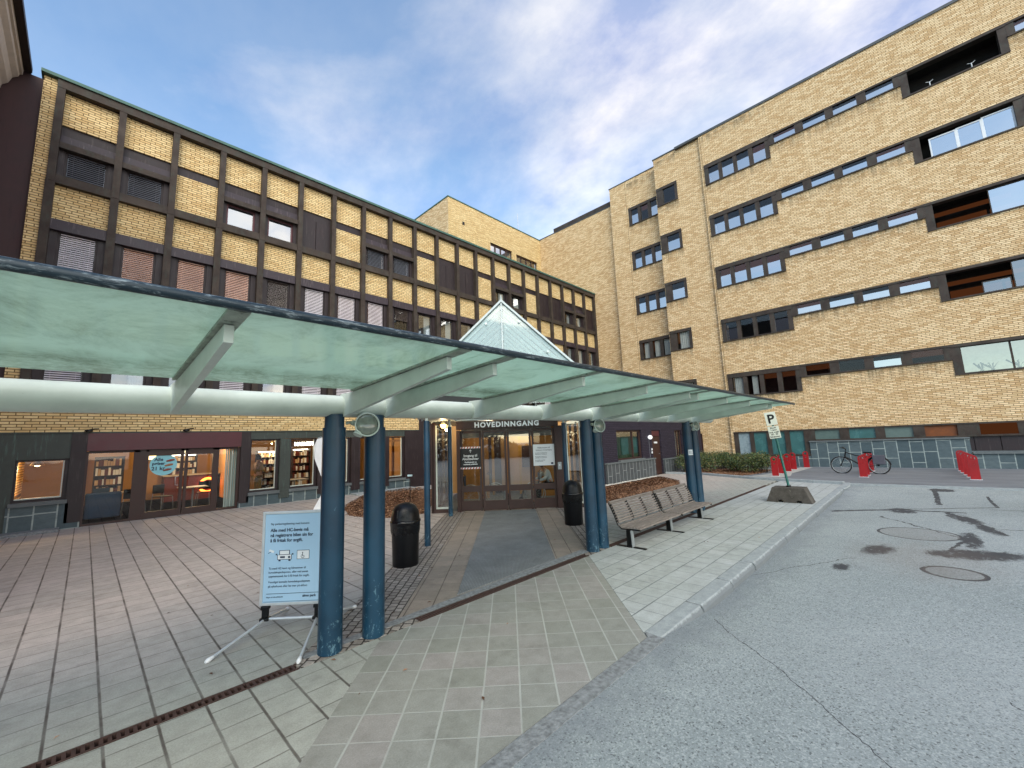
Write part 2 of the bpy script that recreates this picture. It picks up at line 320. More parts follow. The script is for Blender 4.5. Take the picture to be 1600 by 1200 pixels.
def canopy_glass():
    g = NG('milky_green_canopy_glass'); x, y, z, P = g.pos()
    tl = g.node('ShaderNodeBsdfTranslucent'); df = g.node('ShaderNodeBsdfDiffuse'); tr = g.node('ShaderNodeBsdfTransparent'); gl = g.node('ShaderNodeBsdfGlossy')
    gl.inputs[1].default_value = 0.12; tr.inputs[0].default_value = (0.66, 0.84, 0.76, 1)
    dirt = g.noise(g.scl(P, (1.5, 1.1, 1)), 1.5, 12, 0.8, 0.5); fine = g.noise(P, 14, 7, 0.75)
    edge = g.ramp(g.ma('DIVIDE', g.ma('SUBTRACT', y, 2.1), 1.9), [(0.0, 0.45), (0.12, 0.1), (0.60, 0.0), (0.74, 0.95), (0.84, 0.7), (0.95, 0.8), (1.0, 0.5)])  # grime by the edge pipe; dark band near the tube is a painted reflection
    d = g.ma('ADD', g.ramp(dirt, [(0.46, 0.0), (0.60, 0.35), (0.74, 0.9)]), g.ma('MULTIPLY', edge, g.ramp(fine, [(0.35, 0.25), (0.7, 1.0)])), clamp=True)
    c = g.mix(d, (0.66, 0.80, 0.70, 1), (0.24, 0.30, 0.22, 1)); g.t.links.new(c, tl.inputs[0]); g.t.links.new(c, df.inputs[0])
    m1 = g.node('ShaderNodeMixShader'); m1.inputs[0].default_value = 0.30; g.t.links.new(tl.outputs[0], m1.inputs[1]); g.t.links.new(df.outputs[0], m1.inputs[2])
    m2 = g.node('ShaderNodeMixShader'); m2.inputs[0].default_value = 0.36; g.t.links.new(m1.outputs[0], m2.inputs[1]); g.t.links.new(tr.outputs[0], m2.inputs[2])
    m3 = g.node('ShaderNodeMixShader'); m3.inputs[0].default_value = 0.10; g.t.links.new(m2.outputs[0], m3.inputs[1]); g.t.links.new(gl.outputs[0], m3.inputs[2])
    g.t.links.new(m3.outputs[0], g.out.inputs[0]); return g.m
M['canopy_glass'] = canopy_glass()
def roof_glass():
    g = NG('pale_roof_glass'); x, y, z, P = g.pos()
    df = g.node('ShaderNodeBsdfTranslucent'); tr = g.node('ShaderNodeBsdfTransparent'); gl = g.node('ShaderNodeBsdfGlossy'); gl.inputs[1].default_value = 0.05
    tr.inputs[0].default_value = (0.80, 0.93, 0.90, 1); d = g.ramp(g.noise(P, 9, 8, 0.7), [(0.55, 0.0), (0.68, 0.8)])
    g.t.links.new(g.mix(d, (0.42, 0.55, 0.55, 1), (0.15, 0.2, 0.19, 1)), df.inputs[0])
    m1 = g.node('ShaderNodeMixShader'); m1.inputs[0].default_value = 0.5; g.t.links.new(df.outputs[0], m1.inputs[1]); g.t.links.new(tr.outputs[0], m1.inputs[2])
    m3 = g.node('ShaderNodeMixShader'); m3.inputs[0].default_value = 0.16; g.t.links.new(m1.outputs[0], m3.inputs[1]); g.t.links.new(gl.outputs[0], m3.inputs[2])
    g.t.links.new(m3.outputs[0], g.out.inputs[0]); return g.m
M['roof_glass'] = roof_glass()
def gable_glass():
    g = NG('pale_gable_glass'); x, y, z, P = g.pos(); df = g.node('ShaderNodeBsdfDiffuse'); df.inputs[0].default_value = (0.5, 0.62, 0.6, 1); tr = g.node('ShaderNodeBsdfTransparent'); tr.inputs[0].default_value = (0.86, 0.96, 0.94, 1)
    gl = g.node('ShaderNodeBsdfGlossy'); gl.inputs[1].default_value = 0.04; m1 = g.node('ShaderNodeMixShader'); g.t.links.new(g.ramp(g.noise(P, 16, 8, 0.75), [(0.50, 0.24), (0.66, 0.6)]), m1.inputs[0]); g.t.links.new(tr.outputs[0], m1.inputs[1]); g.t.links.new(df.outputs[0], m1.inputs[2])
    m2 = g.node('ShaderNodeMixShader'); m2.inputs[0].default_value = 0.10; g.t.links.new(m1.outputs[0], m2.inputs[1]); g.t.links.new(gl.outputs[0], m2.inputs[2]); g.t.links.new(m2.outputs[0], g.out.inputs[0]); return g.m
M['gable_glass'] = gable_glass()
def cream():
    g = NG('dirty_cream_paint'); x, y, z, P = g.pos()
    a = g.ramp(g.noise(P, 2.5, 6, 0.6), [(0.3, hexc('#b4bdb4')), (0.7, hexc('#cfd8cf'))])
    sp = g.ramp(g.noise(g.scl(P, (1.5, 1.5, 3)), 7, 8, 0.8, 0.6), [(0.655, 0.0), (0.70, 0.9)])
    b = g.mix(sp, a, hexc('#4b5a4a')); g.pbsdf(b, 0.42, 0, None, 0.4); return g.m
M['cream'] = cream()
M['cream_dirty'] = simple('dirty_cream_rail', '#9aa396', 0.6, 0, 0.4, 14, streak='#3a3f37')
def bluepaint():
    g = NG('petrol_blue_paint'); x, y, z, P = g.pos()
    a = g.ramp(g.noise(P, 3, 5), [(0.3, hexc('#0a2a3e')), (0.7, hexc('#123d55'))])
    low = g.ramp(z, [(0.0, 0.15), (0.35, 0.10), (1.0, 0.03)])
    sc_ = g.noise(g.scl(P, (16, 16, 9)), 1.6, 7, 0.78, 0.5)
    f = g.ramp(g.ma('ADD', sc_, low), [(0.69, 0.0), (0.72, 0.7)])
    g.pbsdf(g.mix(f, a, hexc('#5f8190')), 0.38, 0, None, 0.5); return g.m
M['blue'] = bluepaint()
def pipe_mat():
    g = NG('worn_dark_pipe'); x, y, z, P = g.pos()
    f = g.noise(g.scl(P, (2.5, 14, 14)), 4, 8, 0.75, 0.4)
    c = g.mix(g.ramp(g.ma('ADD', f, g.ma('MULTIPLY', x, -0.012)), [(0.52, 0.0), (0.64, 0.7)]), hexc('#1d2c35'), hexc('#9aa8ae')); g.pbsdf(c, 0.4, 0.2, g.bump(f, 0.2, 0.003), 0.5); return g.m
M['pipe'] = pipe_mat()
def paving(name, ang, base, joint, s=0.275, phx=0.215, phy=0.042, wj=0.012, wc=0.008, jdark=0.9, stagger=True, fade=None, swap=False):
    g = NG(name); x, y, z, P = g.pos()
    if ang:
        a = g.ma('MULTIPLY', g.ma('SUBTRACT', x, y), 1 / S2); b = g.ma('MULTIPLY', g.ma('ADD', x, y), 1 / S2)
    else: a, b = (y, x) if swap else (x, y)
    wob = g.ma('MULTIPLY', g.ma('SUBTRACT', g.noise(P, 3.0, 3), 0.5), 0.006); a2 = g.ma('ADD', a, wob); b2 = g.ma('ADD', b, wob)
    ci = g.ma('FLOOR', g.ma('DIVIDE', g.ma('SUBTRACT', a, phx - 100 * s), s))
    if stagger: b2 = g.ma('ADD', b2, g.ma('MULTIPLY', g.ma('FRACT', g.ma('MULTIPLY', ci, 0.5)), s))
    ri = g.ma('FLOOR', g.ma('DIVIDE', g.ma('SUBTRACT', b2, phy - 100 * s), s))
    j1 = g.band(a2, s, wj, phx); j2 = g.band(b2, s, wc, phy)
    tile = g.white(g.vec(ci, ri)); big = g.noise(P, 0.55, 5, 0.6); fine = g.noise(P, 90, 3, 0.8); med = g.noise(P, 6, 7, 0.7)
    c = g.ramp(tile, [(0.0, hexc(base[0])), (0.5, hexc(base[1])), (1.0, hexc(base[2]))])
    c = g.mix(g.ramp(big, [(0.35, 0.0), (0.65, 0.45)]), c, hexc(base[3]))
    if fade: # weathered greener towards the kerb
        f = g.ramp(g.ma('ADD', g.ma('DIVIDE', g.ma('SUBTRACT', y, 4.0), 5.0), g.ma('MULTIPLY', g.ma('SUBTRACT', big, 0.5), 0.8)), [(0.05, 0.85), (0.55, 0.0)])
        c = g.mix(f, c, hexc(fade))
    c = g.mix(g.ramp(med, [(0.3, 0.30), (0.62, 0.0)]), c, hexc('#5b5850'))
    c = g.mix(g.ramp(g.noise(P, 1.9, 6, 0.75), [(0.55, 0.0), (0.78, 0.4)]), c, hexc('#4c4a46'))
    c = g.mix(g.ma('MULTIPLY', g.ramp(fine, [(0.3, 0.35), (0.7, 0.0)]), 1.0), c, hexc('#46423e'))
    c = g.mix(g.ramp(g.noise(P, 260, 2, 0.9), [(0.62, 0.0), (0.75, 0.35)]), c, hexc('#c9c6bf'))
    jm = g.ma('MULTIPLY', g.ma('MAXIMUM', j1, g.ma('MULTIPLY', j2, 0.75)), jdark)
    jm = g.ma('MULTIPLY', jm, g.ramp(g.noise(P, 2.2, 4, 0.6), [(0.3, 0.45), (0.6, 1.0)]))
    c = g.mix(jm, c, hexc(joint)); h = g.ma('SUBTRACT', fine, g.ma('MULTIPLY', jm, 2.0))
    g.pbsdf(c, 0.82, 0, g.bump(h, 0.35, 0.004), 0.3); return g.m
M['pave'] = paving('pink_grey_paving', 0, ('#bab1a9', '#c5bab2', '#cec2ba', '#c1bab2'), '#423a36', fade='#aab0a9')
M['pave_walk'] = paving('grey_green_kerbside_paving', 0, ('#b0b7b4', '#b8bfbd', '#c0c6c5', '#c2c8ca'), '#5c6364', wj=0.010, jdark=0.85, swap=True, phx=2.40 - 0.275 * 8, phy=0.09)
M['pave_diag'] = paving('diagonal_grey_paving', 1, ('#94978f', '#9c9e98', '#a39f9c', '#92958f'), '#b4b8b3', s=0.2765, phx=0.02, phy=3.75 - 0.2765 * 13, wj=0.010, wc=0.008, jdark=0.62, stagger=False)
M['pave_ramp'] = paving('brown_grey_ramp_slabs', 1, ('#92887d', '#9b9186', '#a29589', '#978d83'), '#3f3832', s=0.275, phx=0.7, phy=0.1, wj=0.009, wc=0.004, jdark=0.8, stagger=False)
def setts():
    g = NG('small_granite_setts'); x, y, z, P = g.pos(); a = g.ma('MULTIPLY', g.ma('SUBTRACT', x, y), 1 / S2); b = g.ma('MULTIPLY', g.ma('ADD', x, y), 1 / S2)
    wob = g.ma('MULTIPLY', g.ma('SUBTRACT', g.noise(P, 9, 3), 0.5), 0.035)
    br = g.node('ShaderNodeTexBrick'); g.set(br.inputs['Vector'], g.vec(g.ma('ADD', b, wob), g.ma('ADD', a, wob))); br.inputs['Scale'].default_value = 1
    br.inputs['Mortar Size'].default_value = 0.009; br.inputs['Brick Width'].default_value = 0.105; br.inputs['Row Height'].default_value = 0.098; br.inputs['Mortar Smooth'].default_value = 0.4
    br.inputs['Color1'].default_value = hexc('#aaa39c'); br.inputs['Color2'].default_value = hexc('#8b847d'); br.inputs['Mortar'].default_value = hexc('#37322e')
    c = g.mix(g.ramp(g.noise(P, 30, 4, .7), [(0.35, 0.4), (0.65, 0.0)]), br.outputs['Color'], hexc('#4a4542'))
    g.pbsdf(c, 0.75, 0, g.bump(g.ma('SUBTRACT', 1.0, br.outputs['Fac']), 0.9, 0.02), 0.3); return g.m
M['setts'] = setts()
def asphalt():
    g = NG('grey_asphalt'); x, y, z, P = g.pos(); Pxy = g.vec(x, y)
    fine = g.noise(Pxy, 110, 4, 0.85); spk = g.vor(Pxy, 90).outputs['Color']; sx = g.node('ShaderNodeSeparateColor'); g.t.links.new(spk, sx.inputs[0]); sp = sx.outputs[0]
    big = g.noise(Pxy, 0.32, 5, 0.6)
    c = g.ramp(big, [(0.3, hexc('#8a9494')), (0.7, hexc('#a5adae'))])
    c = g.mix(g.ramp(fine, [(0.3, 0.75), (0.55, 0.0)]), c, hexc('#55585b')); c = g.mix(g.ramp(sp, [(0.70, 0.0), (0.86, 0.45)]), c, hexc('#b9bfbf')); c = g.mix(g.ramp(sp, [(0.0, 0.7), (0.16, 0.0)]), c, hexc('#3d4043'))
    c = g.mix(g.ramp(g.noise(Pxy, 1.6, 7, 0.72), [(0.55, 0.0), (0.75, 0.28)]), c, hexc('#6d7074'))
    # gravelly dark edge by the kerb
    ed = g.ramp(g.ma('ADD', g.ma('DIVIDE', g.ma('SUBTRACT', 2.05, y), 0.9), g.ma('MULTIPLY', g.ma('SUBTRACT', g.noise(Pxy, 3, 6, .75), 0.5), 1.5)), [(0.1, 0.55), (0.6, 0.0)])
    c = g.mix(ed, c, hexc('#6f757c'))
    # bitumen repair patches and crack sealing in the turning area
    def blob(cx_, cy_, rx, ry, lo=0.95, hi=0.80, sc_=1.4, nz=0.9, rot=0.0):
        dx_ = g.ma('SUBTRACT', x, cx_); dy_ = g.ma('SUBTRACT', y, cy_)
        ca, sa = math.cos(rot), math.sin(rot)
        u_ = g.ma('ADD', g.ma('MULTIPLY', dx_, ca), g.ma('MULTIPLY', dy_, sa)); v_ = g.ma('SUBTRACT', g.ma('MULTIPLY', dy_, ca), g.ma('MULTIPLY', dx_, sa))
        r = g.ma('SQRT', g.ma('ADD', g.ma('POWER', g.ma('DIVIDE', u_, rx), 2.0), g.ma('POWER', g.ma('DIVIDE', v_, ry), 2.0)))
        f = g.ma('ADD', r, g.ma('MULTIPLY', g.ma('SUBTRACT', g.noise(g.scl(Pxy, (1.0, 1.8, 1)), sc_ * 1.6, 9, 0.78, 0.6), 0.5), nz * 2)); return g.ramp(f, [(hi, 1.0), (lo, 0.0)])
    def crack(x0, y0, x1, y1, wd, wob=0.35, sc_=1.3):
        L = math.hypot(x1 - x0, y1 - y0); tx, ty = (x1 - x0) / L, (y1 - y0) / L
        u_ = g.ma('ADD', g.ma('MULTIPLY', g.ma('SUBTRACT', x, x0), tx), g.ma('MULTIPLY', g.ma('SUBTRACT', y, y0), ty))
        v_ = g.ma('SUBTRACT', g.ma('MULTIPLY', g.ma('SUBTRACT', y, y0), tx), g.ma('MULTIPLY', g.ma('SUBTRACT', x, x0), ty))
        v_ = g.ma('ADD', v_, g.ma('MULTIPLY', g.ma('SUBTRACT', g.noise(Pxy, sc_, 5, 0.7), 0.5), wob))
        a_ = g.ma('LESS_THAN', g.ma('ABSOLUTE', v_), wd); b_ = g.ma('MULTIPLY', g.ma('GREATER_THAN', u_, 0.0), g.ma('LESS_THAN', u_, L)); return g.ma('MULTIPLY', a_, b_)
    def ring(cx_, cy_, r0, wd):
        r = g.ma('SQRT', g.ma('ADD', g.ma('POWER', g.ma('SUBTRACT', x, cx_), 2.0), g.ma('POWER', g.ma('SUBTRACT', y, cy_), 2.0)))
        r = g.ma('ADD', r, g.ma('MULTIPLY', g.ma('SUBTRACT', g.noise(Pxy, 5, 5, 0.7), 0.5), 0.05)); return g.ma('LESS_THAN', g.ma('ABSOLUTE', g.ma('SUBTRACT', r, r0)), wd)
    dk = None
    for q in PATCH: 
        f = {'b': blob, 'c': crack, 'r': ring}[q[0]](*q[1:]); dk = f if dk is None else g.ma('MAXIMUM', dk, f)
    c = g.mix(g.ma('MULTIPLY', g.ma('MULTIPLY', dk, 0.95), g.ramp(g.noise(Pxy, 6, 7, 0.8), [(0.34, 0.1), (0.44, 1.0)])), c, hexc('#3b3c40'))
    rs = blob(9.0, 0.2, 1.6, 1.1, 1.1, 0.3, 0.8, 0.6); c = g.mix(g.ma('MULTIPLY', rs, 0.22), c, hexc('#7a6658'))
    mh = g.ma('MAXIMUM', blob(8.24, -.08, .3, .3, 1.0, .97, 5, .03), blob(10.85, .27, .55, .55, 1.0, .97, 5, .03)); c = g.mix(g.ma('MULTIPLY', mh, 0.28), c, hexc('#6f6660'))
    vf = g.vor(Pxy, 2.6); sf = g.node('ShaderNodeSeparateColor'); g.t.links.new(vf.outputs['Color'], sf.inputs[0])
    fk = g.ma('MULTIPLY', g.ma('GREATER_THAN', sf.outputs[0], 0.78), g.ma('LESS_THAN', g.ma('ADD', vf.outputs['Distance'], g.ma('MULTIPLY', g.noise(Pxy, 40, 2), 0.04)), 0.062)); c = g.mix(g.ma('MULTIPLY', fk, 0.8), c, hexc('#303236'))
    g.pbsdf(c, 0.8, 0, g.bump(g.ma('ADD', fine, g.ma('MULTIPLY', sp, 0.5)), 0.5, 0.006), 0.3); return g.m
PATCH = [('b', 9.55, -0.38, 0.85, 0.36, 0.9, 0.62, 1.7, 0.9, -1.05), ('b', 10.7, -0.38, 0.85, 0.17, 0.9, 0.6, 2.0, 1.0), ('b', 9.15, 0.74, 0.5, 0.24, 0.95, 0.55, 2.0, 0.9, -0.2),
         ('b', 7.75, 1.06, 0.24, 0.13, 1.0, 0.6, 3.0, 0.9), ('b', 13.0, -0.42, 0.9, 0.22, 0.85, 0.6, 2.2, 1.1, 0.3), ('b', 11.9, -0.68, 0.6, 0.16, 0.9, 0.6, 2.4, 1.1, 0.2), ('b', 17.5, -0.2, 0.35, 0.35, 0.9, 0.7, 2, 1), ('b', 13.6, 0.55, .5, .35, .8, .6, 2.4, 1.2),
         ('c', 12.8, 1.8, 13.75, 0.57, 0.05), ('c', 13.7, 0.65, 13.9, -0.5, 0.07), ('c', 13.9, -0.2, 11.4, -0.85, 0.05, .5, 1.6), ('c', 17.4, -0.1, 15.0, -0.1, 0.06), ('c', 12.95, 1.76, 15.05, -1.06, 0.03, .15), ('c', 16.75, -1.03, 15.0, -1.06, 0.03, .15), ('c', 12.6, 0.9, 10.6, -.4, 0.018, .4, 1.8), ('c', 11.0, -.4, 9.6, -.1, .03, .3, 2.2), ('c', 14.6, -.9, 15.5, -4.5, .02, .4, 1.0), ('c', 12.0, -.8, 12.6, -3.6, .018, .5, 1.0),
         ('r', 8.24, -0.08, 0.30, 0.028), ('r', 10.85, 0.27, 0.55, 0.022), ('c', 4.75, 1.8, 2.7, -0.2, 0.004, 0.16, 1.6), ('c', 4.6, -0.2, 3.7, -0.9, 0.005, 0.3, 1.5), ('c', 6.6, 1.9, 8.4, 1.0, .006, .3, 1.5)]
M['asphalt'] = asphalt()
def asphalt2():
    g = NG('smooth_dark_asphalt'); x, y, z, P = g.pos(); c = g.ramp(g.noise(g.scl(P, (1, .5, 1)), 1.2, 6, 0.65), [(0.3, hexc('#6a6e73')), (0.7, hexc('#83878c'))])
    c = g.mix(g.ramp(g.noise(P, 60, 3, 0.8), [(0.35, 0.4), (0.6, 0.0)]), c, hexc('#4d5054')); g.pbsdf(c, 0.85, 0, None, 0.3); return g.m
M['asphalt2'] = asphalt2()
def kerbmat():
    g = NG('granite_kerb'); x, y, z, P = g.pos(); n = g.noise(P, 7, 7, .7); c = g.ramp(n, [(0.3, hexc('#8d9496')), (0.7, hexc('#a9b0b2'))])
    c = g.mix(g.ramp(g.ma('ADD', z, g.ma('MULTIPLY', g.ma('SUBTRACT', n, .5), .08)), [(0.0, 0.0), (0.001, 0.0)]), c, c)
    lo = g.ramp(g.ma('MULTIPLY', g.ma('ADD', z, g.ma('MULTIPLY', g.ma('SUBTRACT', g.noise(P, 16, 6, .75), .5), .09)), -20.0), [(0.08, 0.0), (0.5, 0.8)]); c = g.mix(lo, c, hexc('#656b6f'))  # face shade painted in: darker below the kerb top, broken up by noise
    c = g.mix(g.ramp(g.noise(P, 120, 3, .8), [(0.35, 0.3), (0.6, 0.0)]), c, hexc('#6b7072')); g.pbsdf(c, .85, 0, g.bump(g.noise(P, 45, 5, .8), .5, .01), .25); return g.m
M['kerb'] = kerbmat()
M['kerb_dark'] = simple('rough_granite_strip', '#84888a', 0.85, 0, 0.45, 22, bump=0.8, bscale=40, spec=0.3)
M['drain'] = simple('rusty_drain_grate', '#4b3833', 0.7, 0.3, 0.4, 20)
M['draindark'] = simple('drain_gap', '#0d0b0a', 0.9)
def carpet():
    g = NG('grey_ribbed_mat'); x, y, z, P = g.pos(); a = g.ma('MULTIPLY', g.ma('SUBTRACT', x, y), 1 / S2)
    r = g.band(a, 0.02, 0.008); c = g.ramp(g.noise(P, 2.5, 6, .65), [(0.3, hexc('#7d8182')), (0.7, hexc('#94989a'))]); c = g.mix(g.ma('MULTIPLY', r, 0.4), c, hexc('#45484a'))
    c = g.mix(g.ramp(g.noise(P, 110, 2, .8), [(0.4, 0.4), (0.6, 0.0)]), c, hexc('#3c3e40')); g.pbsdf(c, 0.95, 0, g.bump(r, 0.4, 0.004), 0.15); return g.m
M['carpet'] = carpet()
def mulch():
    g = NG('bark_mulch'); x, y, z, P = g.pos(); v = g.vor(g.scl(P, (1, 1, 1.5)), 26); sx = g.node('ShaderNodeSeparateColor'); g.t.links.new(v.outputs['Color'], sx.inputs[0])
    c = g.ramp(sx.outputs[0], [(0.0, hexc('#3c2a20')), (0.4, hexc('#6d4c38')), (0.75, hexc('#8a6449')), (1.0, hexc('#b08c6c'))])
    g.pbsdf(c, 0.9, 0, g.bump(v.outputs['Distance'], 1.0, 0.03), 0.2); return g.m
M['mulch'] = mulch()
M['mulchchip'] = simple('bark_chip', '#7a563f', 0.9, 0, 0.55, 9)
M['gravel'] = simple('pale_gravel', '#b9b7ae', 0.85, 0, 0.4, 30, bump=0.8)
def slate(name, axis):
    g = NG(name); x, y, z, P = g.pos(); h = y if axis == 'X' else x
    b = g.node('ShaderNodeTexBrick'); g.set(b.inputs['Vector'], g.vec(z, h)); b.inputs['Scale'].default_value = 1; b.inputs['Brick Width'].default_value = 0.75; b.inputs['Row Height'].default_value = 0.42
    b.inputs['Mortar Size'].default_value = 0.016; b.squash = 0.6; b.squash_frequency = 3; b.offset = 0.37; b.offset_frequency = 2
    b.inputs['Color1'].default_value = hexc('#44545a'); b.inputs['Color2'].default_value = hexc('#5a686c'); b.inputs['Mortar'].default_value = hexc('#9aa5a2')
    c = g.mix(g.ramp(g.noise(g.scl(P, (1, 1, 2)), 4, 7, .7), [(0.4, 0.0), (0.7, 0.5)]), b.outputs['Color'], hexc('#37444b'))
    g.pbsdf(c, 0.6, 0, g.bump(g.noise(P, 12, 5, .7), 0.4, 0.02), 0.4); return g.m
M['slateX'] = slate('slate_cladding_x', 'X'); M['slateY'] = slate('slate_cladding_y', 'Y')
def slateH():
    g = NG('tall_slate_plinth'); x, y, z, P = g.pos(); c = g.ramp(g.noise(P, 5, 6, .7), [(0.3, hexc('#383c40')), (0.7, hexc('#4d5356'))])
    v = g.band(x, 0.30, 0.022); k = g.ma('FLOOR', g.ma('DIVIDE', x, 0.30)); hh = g.ma('ADD', g.ma('MULTIPLY', g.white(g.vec(k, 1.0)), 0.30), 0.28)
    hz_ = g.ma('MULTIPLY', g.ma('LESS_THAN', g.ma('ABSOLUTE', g.ma('SUBTRACT', z, hh)), 0.010), g.ma('LESS_THAN', g.ma('FRACT', g.ma('MULTIPLY', k, 0.5)), 0.4))
    c = g.mix(g.ma('MULTIPLY', g.ma('MAXIMUM', v, hz_), 0.8), c, hexc('#8d9293')); g.pbsdf(c, 0.7); return g.m
M['slateH'] = slateH()
M['sill'] = simple('grey_stone_sill', '#5f6668', 0.6, 0, 0.2, 6)
M['letter'] = simple('white_letter', '#f2f4f4', 0.5, 0, 0.02, 4)
M['white'] = simple('white_plastic', '#d9dcdf', 0.5, 0, 0.06, 4)
M['curtain'] = simple('white_curtain', '#c9cbcc', 0.9, 0, 0.18, 12)
def curtain_m(name, c1, c2, per=0.09):
    g = NG(name); x, y, z, P = g.pos(); s_ = g.ma('SINE', g.ma('MULTIPLY', g.ma('ADD', x, y), 6.283 / per)); c = g.mix(g.ma('MULTIPLY_ADD', s_, 0.5, 0.5), hexc(c1), hexc(c2)); g.pbsdf(c, 0.9); return g.m
M['drape'] = curtain_m('pleated_drape', '#8fa3a0', '#c4d2cd')
M['slat'] = simple('light_blind_slat', '#d6d0d6', 0.45, 0, 0.1, 3); M['slat_pink'] = simple('pinkish_blind_slat', '#c39d8b', 0.45, 0, 0.25, 2); M['slat_dark'] = simple('dark_blind_slat', '#6d7079', 0.4, 0.2, 0.2, 3)
M['slat_brown'] = simple('brown_blind_slat', '#4a403c', 0.5, 0, 0.2, 3)
M['warm'] = emit('warm_lit_room', '#c26a22', 0.55); M['warm_dim'] = emit('dim_warm_room', '#5a321b', 0.34); M['lamp'] = emit('lit_lamp', '#ffd9a0', 5.0); M['lampw'] = emit('lit_white_lamp', '#fff2d8', 6.0)
M['teal_blind'] = simple('teal_frosted_glass', '#3d6a6b', 0.25, 0, 0.2, 2)
M['black'] = simple('black_plastic', '#08090d', 0.38, 0, 0.2, 5, spec=0.3)
M['bag'] = simple('black_bin_bag', '#0b0b0e', 0.22, 0, 0.2, 5, bump=0.9, bscale=14)
M['red'] = simple('red_enamel', '#94060e', 0.5, 0, 0.15, 4)
def woodslat():
    g = NG('weathered_grey_wood'); x, y, z, P = g.pos(); n1 = g.noise(g.scl(P, (2.0, 30, 30)), 2.0, 6, 0.7)
    c = g.ramp(n1, [(0.3, hexc('#5c5450')), (0.55, hexc('#857c76')), (0.75, hexc('#a39b95'))]); g.pbsdf(c, 0.8, 0, g.bump(n1, 0.3, 0.003)); return g.m
M['wood'] = woodslat()
def concrete():
    g = NG('dark_stained_concrete'); x, y, z, P = g.pos(); c = g.ramp(g.noise(P, 5, 8, .75), [(0.3, hexc('#33302c')), (0.7, hexc('#5b5650'))])
    c = g.mix(g.ramp(g.noise(P, 26, 3, .7), [(0.66, 0.0), (0.75, 0.8)]), c, hexc('#a8a496')); g.pbsdf(c, 0.9, 0, g.bump(g.noise(P, 40, 5, .8), 0.7, 0.01)); return g.m
M['concrete'] = concrete()
M['green_post'] = simple('green_painted_post', '#1f5d55', 0.4, 0.1, 0.25, 8)
M['sign_white'] = simple('sign_white', '#d8dccb', 0.45, 0, 0.05, 3)
M['sign_black'] = simple('sign_black_print', '#0c0c0e', 0.5, 0, 0.05)
M['poster'] = simple('light_blue_poster', '#9fbfd8', 0.35, 0, 0.05, 2); M['ink'] = simple('navy_ink', '#0f2240', 0.5, 0, 0.05)
M['pinkwall'] = simple('old_pink_render', '#8d5f5f', 0.8, 0, 0.15, 2); M['stucco'] = simple('cream_cornice_stucco', '#c3b8ad', 0.75, 0, 0.12, 5); M['oldroof'] = simple('dark_gutter', '#2b2423', 0.6, 0.2)
M['redbrown'] = simple('red_brown_sheet_wall', '#3f2a2c', 0.6, 0.15, 0.25, 2, streak='#332427')
M['roof_white'] = simple('white_roof_frame', '#b6c2c4', 0.4, 0, 0.08, 6)
M['warmwall'] = simple('warm_plaster', '#b98a52', 0.8, 0, 0.1, 2); M['woodfloor'] = simple('brown_wood_floor', '#6b4a2e', 0.45, 0, 0.3, 4); M['counter'] = simple('reddish_counter', '#5a1f13', 0.5, 0, 0.2, 4)
M['goods'] = simple('shop_goods', '#b59a78', 0.6, 0, 0.5, 3); M['shelf'] = simple('dark_shelf', '#2a1a12', 0.6); M['tabletop'] = simple('pale_table', '#a59683', 0.4); M['blueseat'] = simple('blue_sofa', '#1d3a55', 0.7)
M['skin'] = simple('skin', '#b98b70', 0.6, 0, 0.05); M['hair'] = simple('brown_hair', '#2c1c14', 0.7); M['cloth_white'] = simple('white_shirt', '#cfd8d8', 0.8, 0, 0.1); M['cloth_dark'] = simple('dark_trousers', '#14161c', 0.85); M['cloth_yellow'] = simple('ochre_coat', '#8b6a2e', 0.85)
M['rubber'] = simple('tyre_rubber', '#141416', 0.7)
M['leaf'] = None
def leafmat():
    g = NG('hedge_leaf'); oi = g.node('ShaderNodeNewGeometry'); c = g.ramp(oi.outputs['Random Per Island'], [(0.0, hexc('#1d2b16')), (0.45, hexc('#34471f')), (0.8, hexc('#51602c')), (1.0, hexc('#7a6a38'))])
    n = g.node('ShaderNodeBsdfPrincipled'); g.t.links.new(c, n.inputs['Base Color']); n.inputs['Roughness'].default_value = 0.5; g.t.links.new(n.outputs[0], g.out.inputs[0]); return g.m
M['leaf'] = leafmat()
def chipmat():
    g = NG('loose_bark'); oi = g.node('ShaderNodeNewGeometry'); c = g.ramp(oi.outputs['Random Per Island'], [(0.0, hexc('#3a281e')), (0.5, hexc('#70503b')), (0.85, hexc('#946c50')), (1.0, hexc('#c09a78'))])
    n = g.node('ShaderNodeBsdfPrincipled'); g.t.links.new(c, n.inputs['Base Color']); n.inputs['Roughness'].default_value = 0.9; g.t.links.new(n.outputs[0], g.out.inputs[0]); return g.m
M['chip'] = chipmat()

